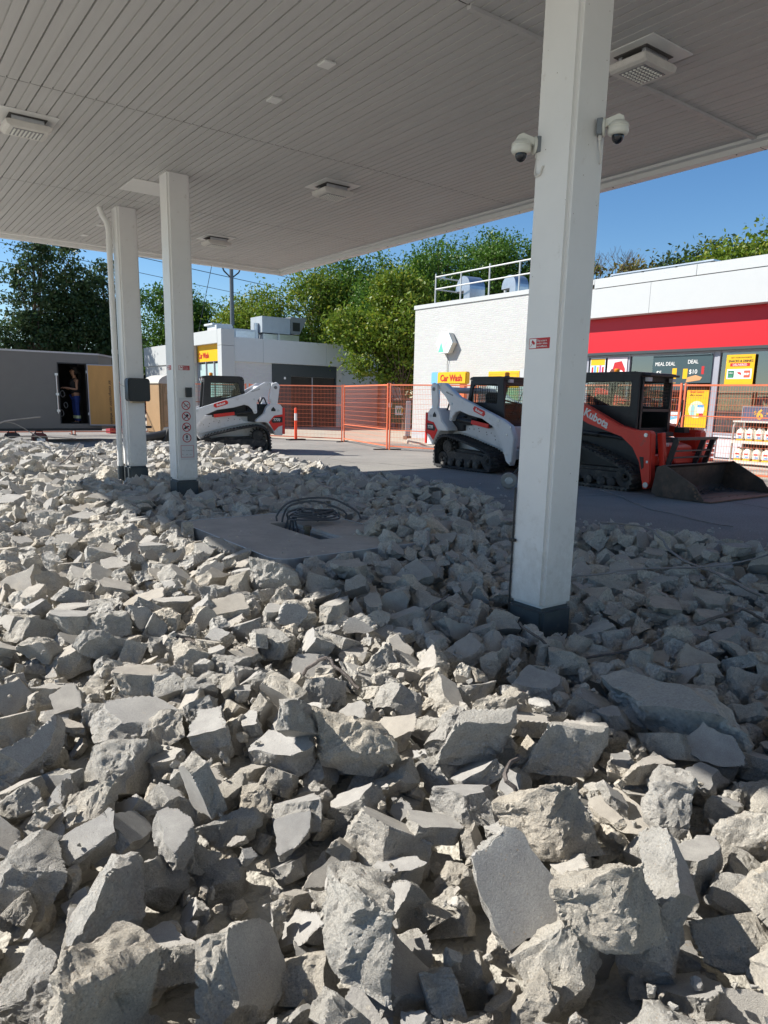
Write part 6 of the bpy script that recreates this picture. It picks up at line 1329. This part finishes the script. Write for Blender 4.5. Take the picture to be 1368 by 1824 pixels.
# ------------------------------------------------------------------ trees
def leaves(name, m, pts, size, parent, seed=0):
    r = np.random.RandomState(seed); n = len(pts); d = r.randn(n, 3); d[:, 2] += .25; d /= np.linalg.norm(d, axis=1)[:, None]
    u = np.cross(d, r.randn(n, 3)); u /= np.linalg.norm(u, axis=1)[:, None]; v = np.cross(d, u); s = size * r.uniform(.6, 1.4, (n, 1))
    a = pts + u * s; b = pts + v * s * .5 + d * s * .12; c = pts - u * s; e = pts - v * s * .5 + d * s * .12
    V_ = np.stack([a, b, c, e], 1).reshape(-1, 3); me = bpy.data.meshes.new(name); me.vertices.add(4 * n); me.vertices.foreach_set('co', V_.ravel()); me.loops.add(4 * n); me.loops.foreach_set('vertex_index', np.arange(4 * n)); me.polygons.add(n); me.polygons.foreach_set('loop_start', np.arange(n) * 4); me.update(calc_edges=True); me.materials.append(m)
    return link(bpy.data.objects.new(name, me), parent)
def tree(label, x, y, h, lobes, n, size, m, seed, nclump=90, trunk=.22, base=.22, name='leafy_tree', clr=.45, group='trees beyond the lot'):
    """lobes: (dx, dy, z, rx, ry, rz) relative; clumps of leaves around twig points so gaps stay between"""
    t = thing(name, label, 'tree', (x, y, 0), 0, group); r = np.random.RandomState(seed); mb = MB()
    top = h * .8; tp = [Vector((r.uniform(-.15, .15) * i * .4, r.uniform(-.15, .15) * i * .4, top * i / 6)) for i in range(7)]; mb.tube(tp, trunk, 8, r2=trunk * .25)
    w = np.array([(l[3] * l[4] * l[5]) ** .67 for l in lobes]); w /= w.sum(); P_ = []; per = n // nclump
    for k in range(nclump):
        l = lobes[r.choice(len(lobes), p=w)]; d = r.randn(3); d /= np.linalg.norm(d); rr = r.uniform(.35, 1.0) ** .5
        c = np.array([l[0] + d[0] * l[3] * rr, l[1] + d[1] * l[4] * rr, l[2] + d[2] * l[5] * rr]); cr = clr * r.uniform(.6, 1.5)
        P_.append(c + r.randn(per, 3) * cr * np.array([1, 1, .62]))
        if k % 3 == 0:
            s = tp[min(6, max(1, int(6 * (c[2] * .62) / top)))]; mid = s.lerp(Vector(c), .5) + Vector((0, 0, -.2)); mb.tube([s, mid, Vector(c)], trunk * .22, 5, r2=.015)
    mb.build('trunk', BARK, t); leaves('crown', m, np.concatenate(P_), size, t, seed); return t
G1 = leaf_mat('leaf_green', [(.07, .15, .018), (.09, .18, .02), (.12, .21, .022), (.08, .15, .02), (.14, .21, .025)])
G2 = leaf_mat('leaf_yellow', [(.13, .20, .02), (.18, .235, .022), (.10, .17, .018), (.22, .24, .028), (.15, .21, .02)])
G3 = leaf_mat('leaf_dark', [(.05, .085, .03), (.07, .115, .04), (.085, .13, .04), (.06, .10, .038), (.12, .15, .055)])
G4 = leaf_mat('leaf_olive', [(.14, .13, .03), (.10, .11, .03), (.19, .15, .05), (.07, .09, .02)])
PN = leaf_mat('needle_dark', [(.010, .026, .014), (.016, .036, .018), (.02, .045, .02)])
def L_(h, w, n, seed, zc=.55):
    r = random.Random(seed); o = [(0, 0, h * zc, w * .62, w * .62, h * .36)]
    for i in range(n): a = r.random() * 6.28; rr = w * r.uniform(.35, .75); o.append((rr * math.cos(a), rr * math.sin(a), h * r.uniform(.3, .82), w * r.uniform(.25, .45), w * r.uniform(.25, .45), h * r.uniform(.10, .2)))
    return o
BIG = [(23.5, 47, 9.4, 3.6, G2, 'yellow-green leafy tree left of centre behind the car wash'), (27.5, 45.5, 11.6, 3.9, G2, 'broad yellow-green tree rising behind the car wash roof'), (31, 43.5, 12.2, 4.0, G1, 'tall dark green tree right behind the low annexe wall'), (34.5, 40, 12.6, 3.8, G1, 'tall green tree over the shop corner'), (38.5, 38.5, 13.2, 3.8, G1, 'green tree behind the roof rail, left one'), (42.0, 37.0, 12.8, 3.2, G1, 'green tree behind the roof vents, middle one'), (40.5, 41.5, 13.6, 3.2, G1, 'green tree behind the roof vents, nearest the near column'), (29, 40.5, 8.8, 3.0, G1, 'lower green tree filling the gap behind the annexe wall'), (21, 55, 10.2, 3.2, G1, 'green tree beside the utility pole')]
for i, (x, y, h, w, m, lb) in enumerate(BIG): tree(lb, x, y, h * 1.07, L_(h * 1.07, w, 9, i), 27000, .11, m, 40 + i, nclump=260, clr=.52)
tree('smaller yellow-green tree overhanging the dumpster by the shop corner', 23.6, 30.4, 8.0, [(0, 0, 5.2, 1.9, 1.9, 2.3), (-1.3, 1.5, 3.9, 1.4, 1.4, 1.2), (.9, -.8, 3.5, 1.4, 1.4, 1.3), (-.4, .2, 6.9, 1.3, 1.3, 1.2), (-1.8, 2.4, 5.0, 1.2, 1.2, 1.1), (-.3, .4, 2.9, 1.0, 1.0, .6)], 24000, .10, G2, 77, nclump=240, trunk=.13, clr=.30)
tree('big dark poplar clump behind the trailer, left tree', 10.0, 50.5, 12.0, [(0, 0, 7, 1.2, 1.3, 4.4), (-1.2, 0, 6, .9, .9, 3.4), (.9, 0, 7.5, .7, .9, 3.9), (-1.9, .2, 3.6, 1.0, 1.3, 2.2), (.6, .3, 4, 1.7, 1.5, 2.6)], 14000, .12, G3, 90, nclump=210, clr=.30)
tree('dark poplar behind the trailer with a bare streaky middle', 12.2, 51, 12.2, [(0, 0, 7.4, .9, 1.2, 4.6), (.9, 0, 5, 1.1, 1.2, 3.6), (-.9, 0, 5, 1.0, 1.1, 3.4)], 16000, .12, G3, 91, nclump=170, clr=.34)
tree('dark green tree right behind the downspout column', 14.5, 51.7, 11.2, [(-.2, 0, 8.0, .8, 1.0, 2.8), (.5, 0, 4.8, 1.2, 1.3, 3.0), (-.8, 0, 4.6, 1.2, 1.3, 3.0), (.9, 0, 6.8, .6, .7, .8)], 15000, .12, G3, 92, nclump=150, clr=.34)
tree('low dark tree at the far left edge behind the trailer', 7.2, 52, 5.6, [(0, 0, 3.0, 1.6, 1.6, 2.0), (-2, 0, 2.8, 1.6, 1.4, 1.8)], 10000, .14, G3, 93, nclump=90, clr=.4)
tree('low dark tree between the poplars and the car wash', 11.5, 60, 6.6, [(0, 0, 3.0, 2.0, 1.5, 2.0), (-2.5, 0, 3, 1.8, 1.5, 1.8)], 9000, .14, G3, 94, nclump=80, clr=.4)
def spruce(x, y, h, w, seed, label):
    t = thing('spruce_tree', label, 'tree', (x, y, 0), 0, 'spruces behind the car wash'); mb = MB(); mb.tube([(0, 0, 0), (0, 0, h)], .16, 7, r2=.02); r = np.random.RandomState(seed); P_ = []
    for k in range(15):
        z = h * (.12 + .86 * k / 15); rad = w * (1 - (z / h)) ** .8 + .12
        for j in range(9):
            a = r.uniform(0, 6.283); L = rad * r.uniform(.7, 1.1); mb.tube([(0, 0, z), (L * math.cos(a), L * math.sin(a), z - .12 * L)], .025, 4, r2=.008); s = r.uniform(.15, 1, 60)[:, None]
            P_.append(np.array([[L * math.cos(a), L * math.sin(a), -.12 * L]]) * s + np.array([[0, 0, z]]) + r.randn(60, 3) * np.array([.09, .09, .06]))
    mb.build('trunk', BARK, t); leaves('crown', PN, np.concatenate(P_), .10, t, seed)
for i, (x, y, h, w) in enumerate(((19.0, 62, 8.6, 1.7), (17.6, 62, 7.0, 1.6), (20.6, 63, 6.8, 1.6), (22.8, 64, 7.6, 1.5), (24.4, 65, 7.2, 1.5), (26.2, 66, 6.8, 1.5))): spruce(x, y, h, w, 5 + i, 'dark spruce %s' % ['with the tallest tip between the rear columns', 'left of the tallest tip, beside the left column', 'right of the tallest tip, against the white column', 'just right of the pictogram column', 'above the car wash sign', 'left of the utility pole'][i])
# right skyline
RT = [(62, 46.5, 16.4, 4, G4, 'thin olive half-bare tree right of the near column'), (62, 43, 16.2, 4, G4, 'olive tree above the white roof unit'), (62, 39.8, 16.4, 3.6, G3, 'dark green round tree on the right skyline, left one'), (63, 36.8, 17.2, 3.6, G3, 'dark green tree on the right skyline, middle one'), (60, 33.2, 16.4, 3.4, G2, 'yellow-green tree on the right skyline'), (64, 31, 17.6, 3.6, G2, 'tallest tree at the right edge of the skyline')]
for i, (x, y, h, w, m, lb) in enumerate(RT): tree(lb, x, y, h, L_(h, w, 8, 30 + i), 14000 if i else 8000, .20, m, 60 + i, nclump=110 if i else 60, clr=.8, trunk=.3)
bt = thing('bare_tree', 'bare grey branching treetop right of the near column', 'tree', (61, 45.6, 0)); mb = MB(); r_ = random.Random(3)
def br(p, d, L, r, k):
    q = p + d * L; mb.tube([p, p.lerp(q, .5) + Vector((r_.uniform(-.1, .1) * L, r_.uniform(-.1, .1) * L, 0)), q], r, 5, r2=r * .6)
    if k:
        for i in range(3): br(q, (d + Vector((r_.uniform(-.7, .7), r_.uniform(-.7, .7), r_.uniform(-.2, .4)))).normalized(), L * .68, r * .55, k - 1)
br(Vector((0, 0, 0)), Vector((0, 0, 1)), 6.0, .24, 5); mb.build('branches', BARK, bt)
# far mass beyond everything: distant treeline
def farwood(name, label, x0, y0, x1, y1, h, n, seed, m):
    r = np.random.RandomState(seed); s = r.rand(n); P_ = np.stack([x0 + (x1 - x0) * s + r.randn(n) * 1.5, y0 + (y1 - y0) * s + r.randn(n) * 1.5, np.abs(r.rand(n)) * h * (.7 + .3 * np.sin(s * 23) * np.sin(s * 61))], 1); tag(leaves(name, m, P_, .5, None, seed), label, 'wood', kind='stuff')
farwood('far_wood', 'distant low dark wood along the horizon', -60, 90, 60, 100, 7, 9000, 1, G3)
farwood('far_wood', 'distant low dark wood behind the shop', 60, 100, 110, -60, 8, 9000, 2, G3)
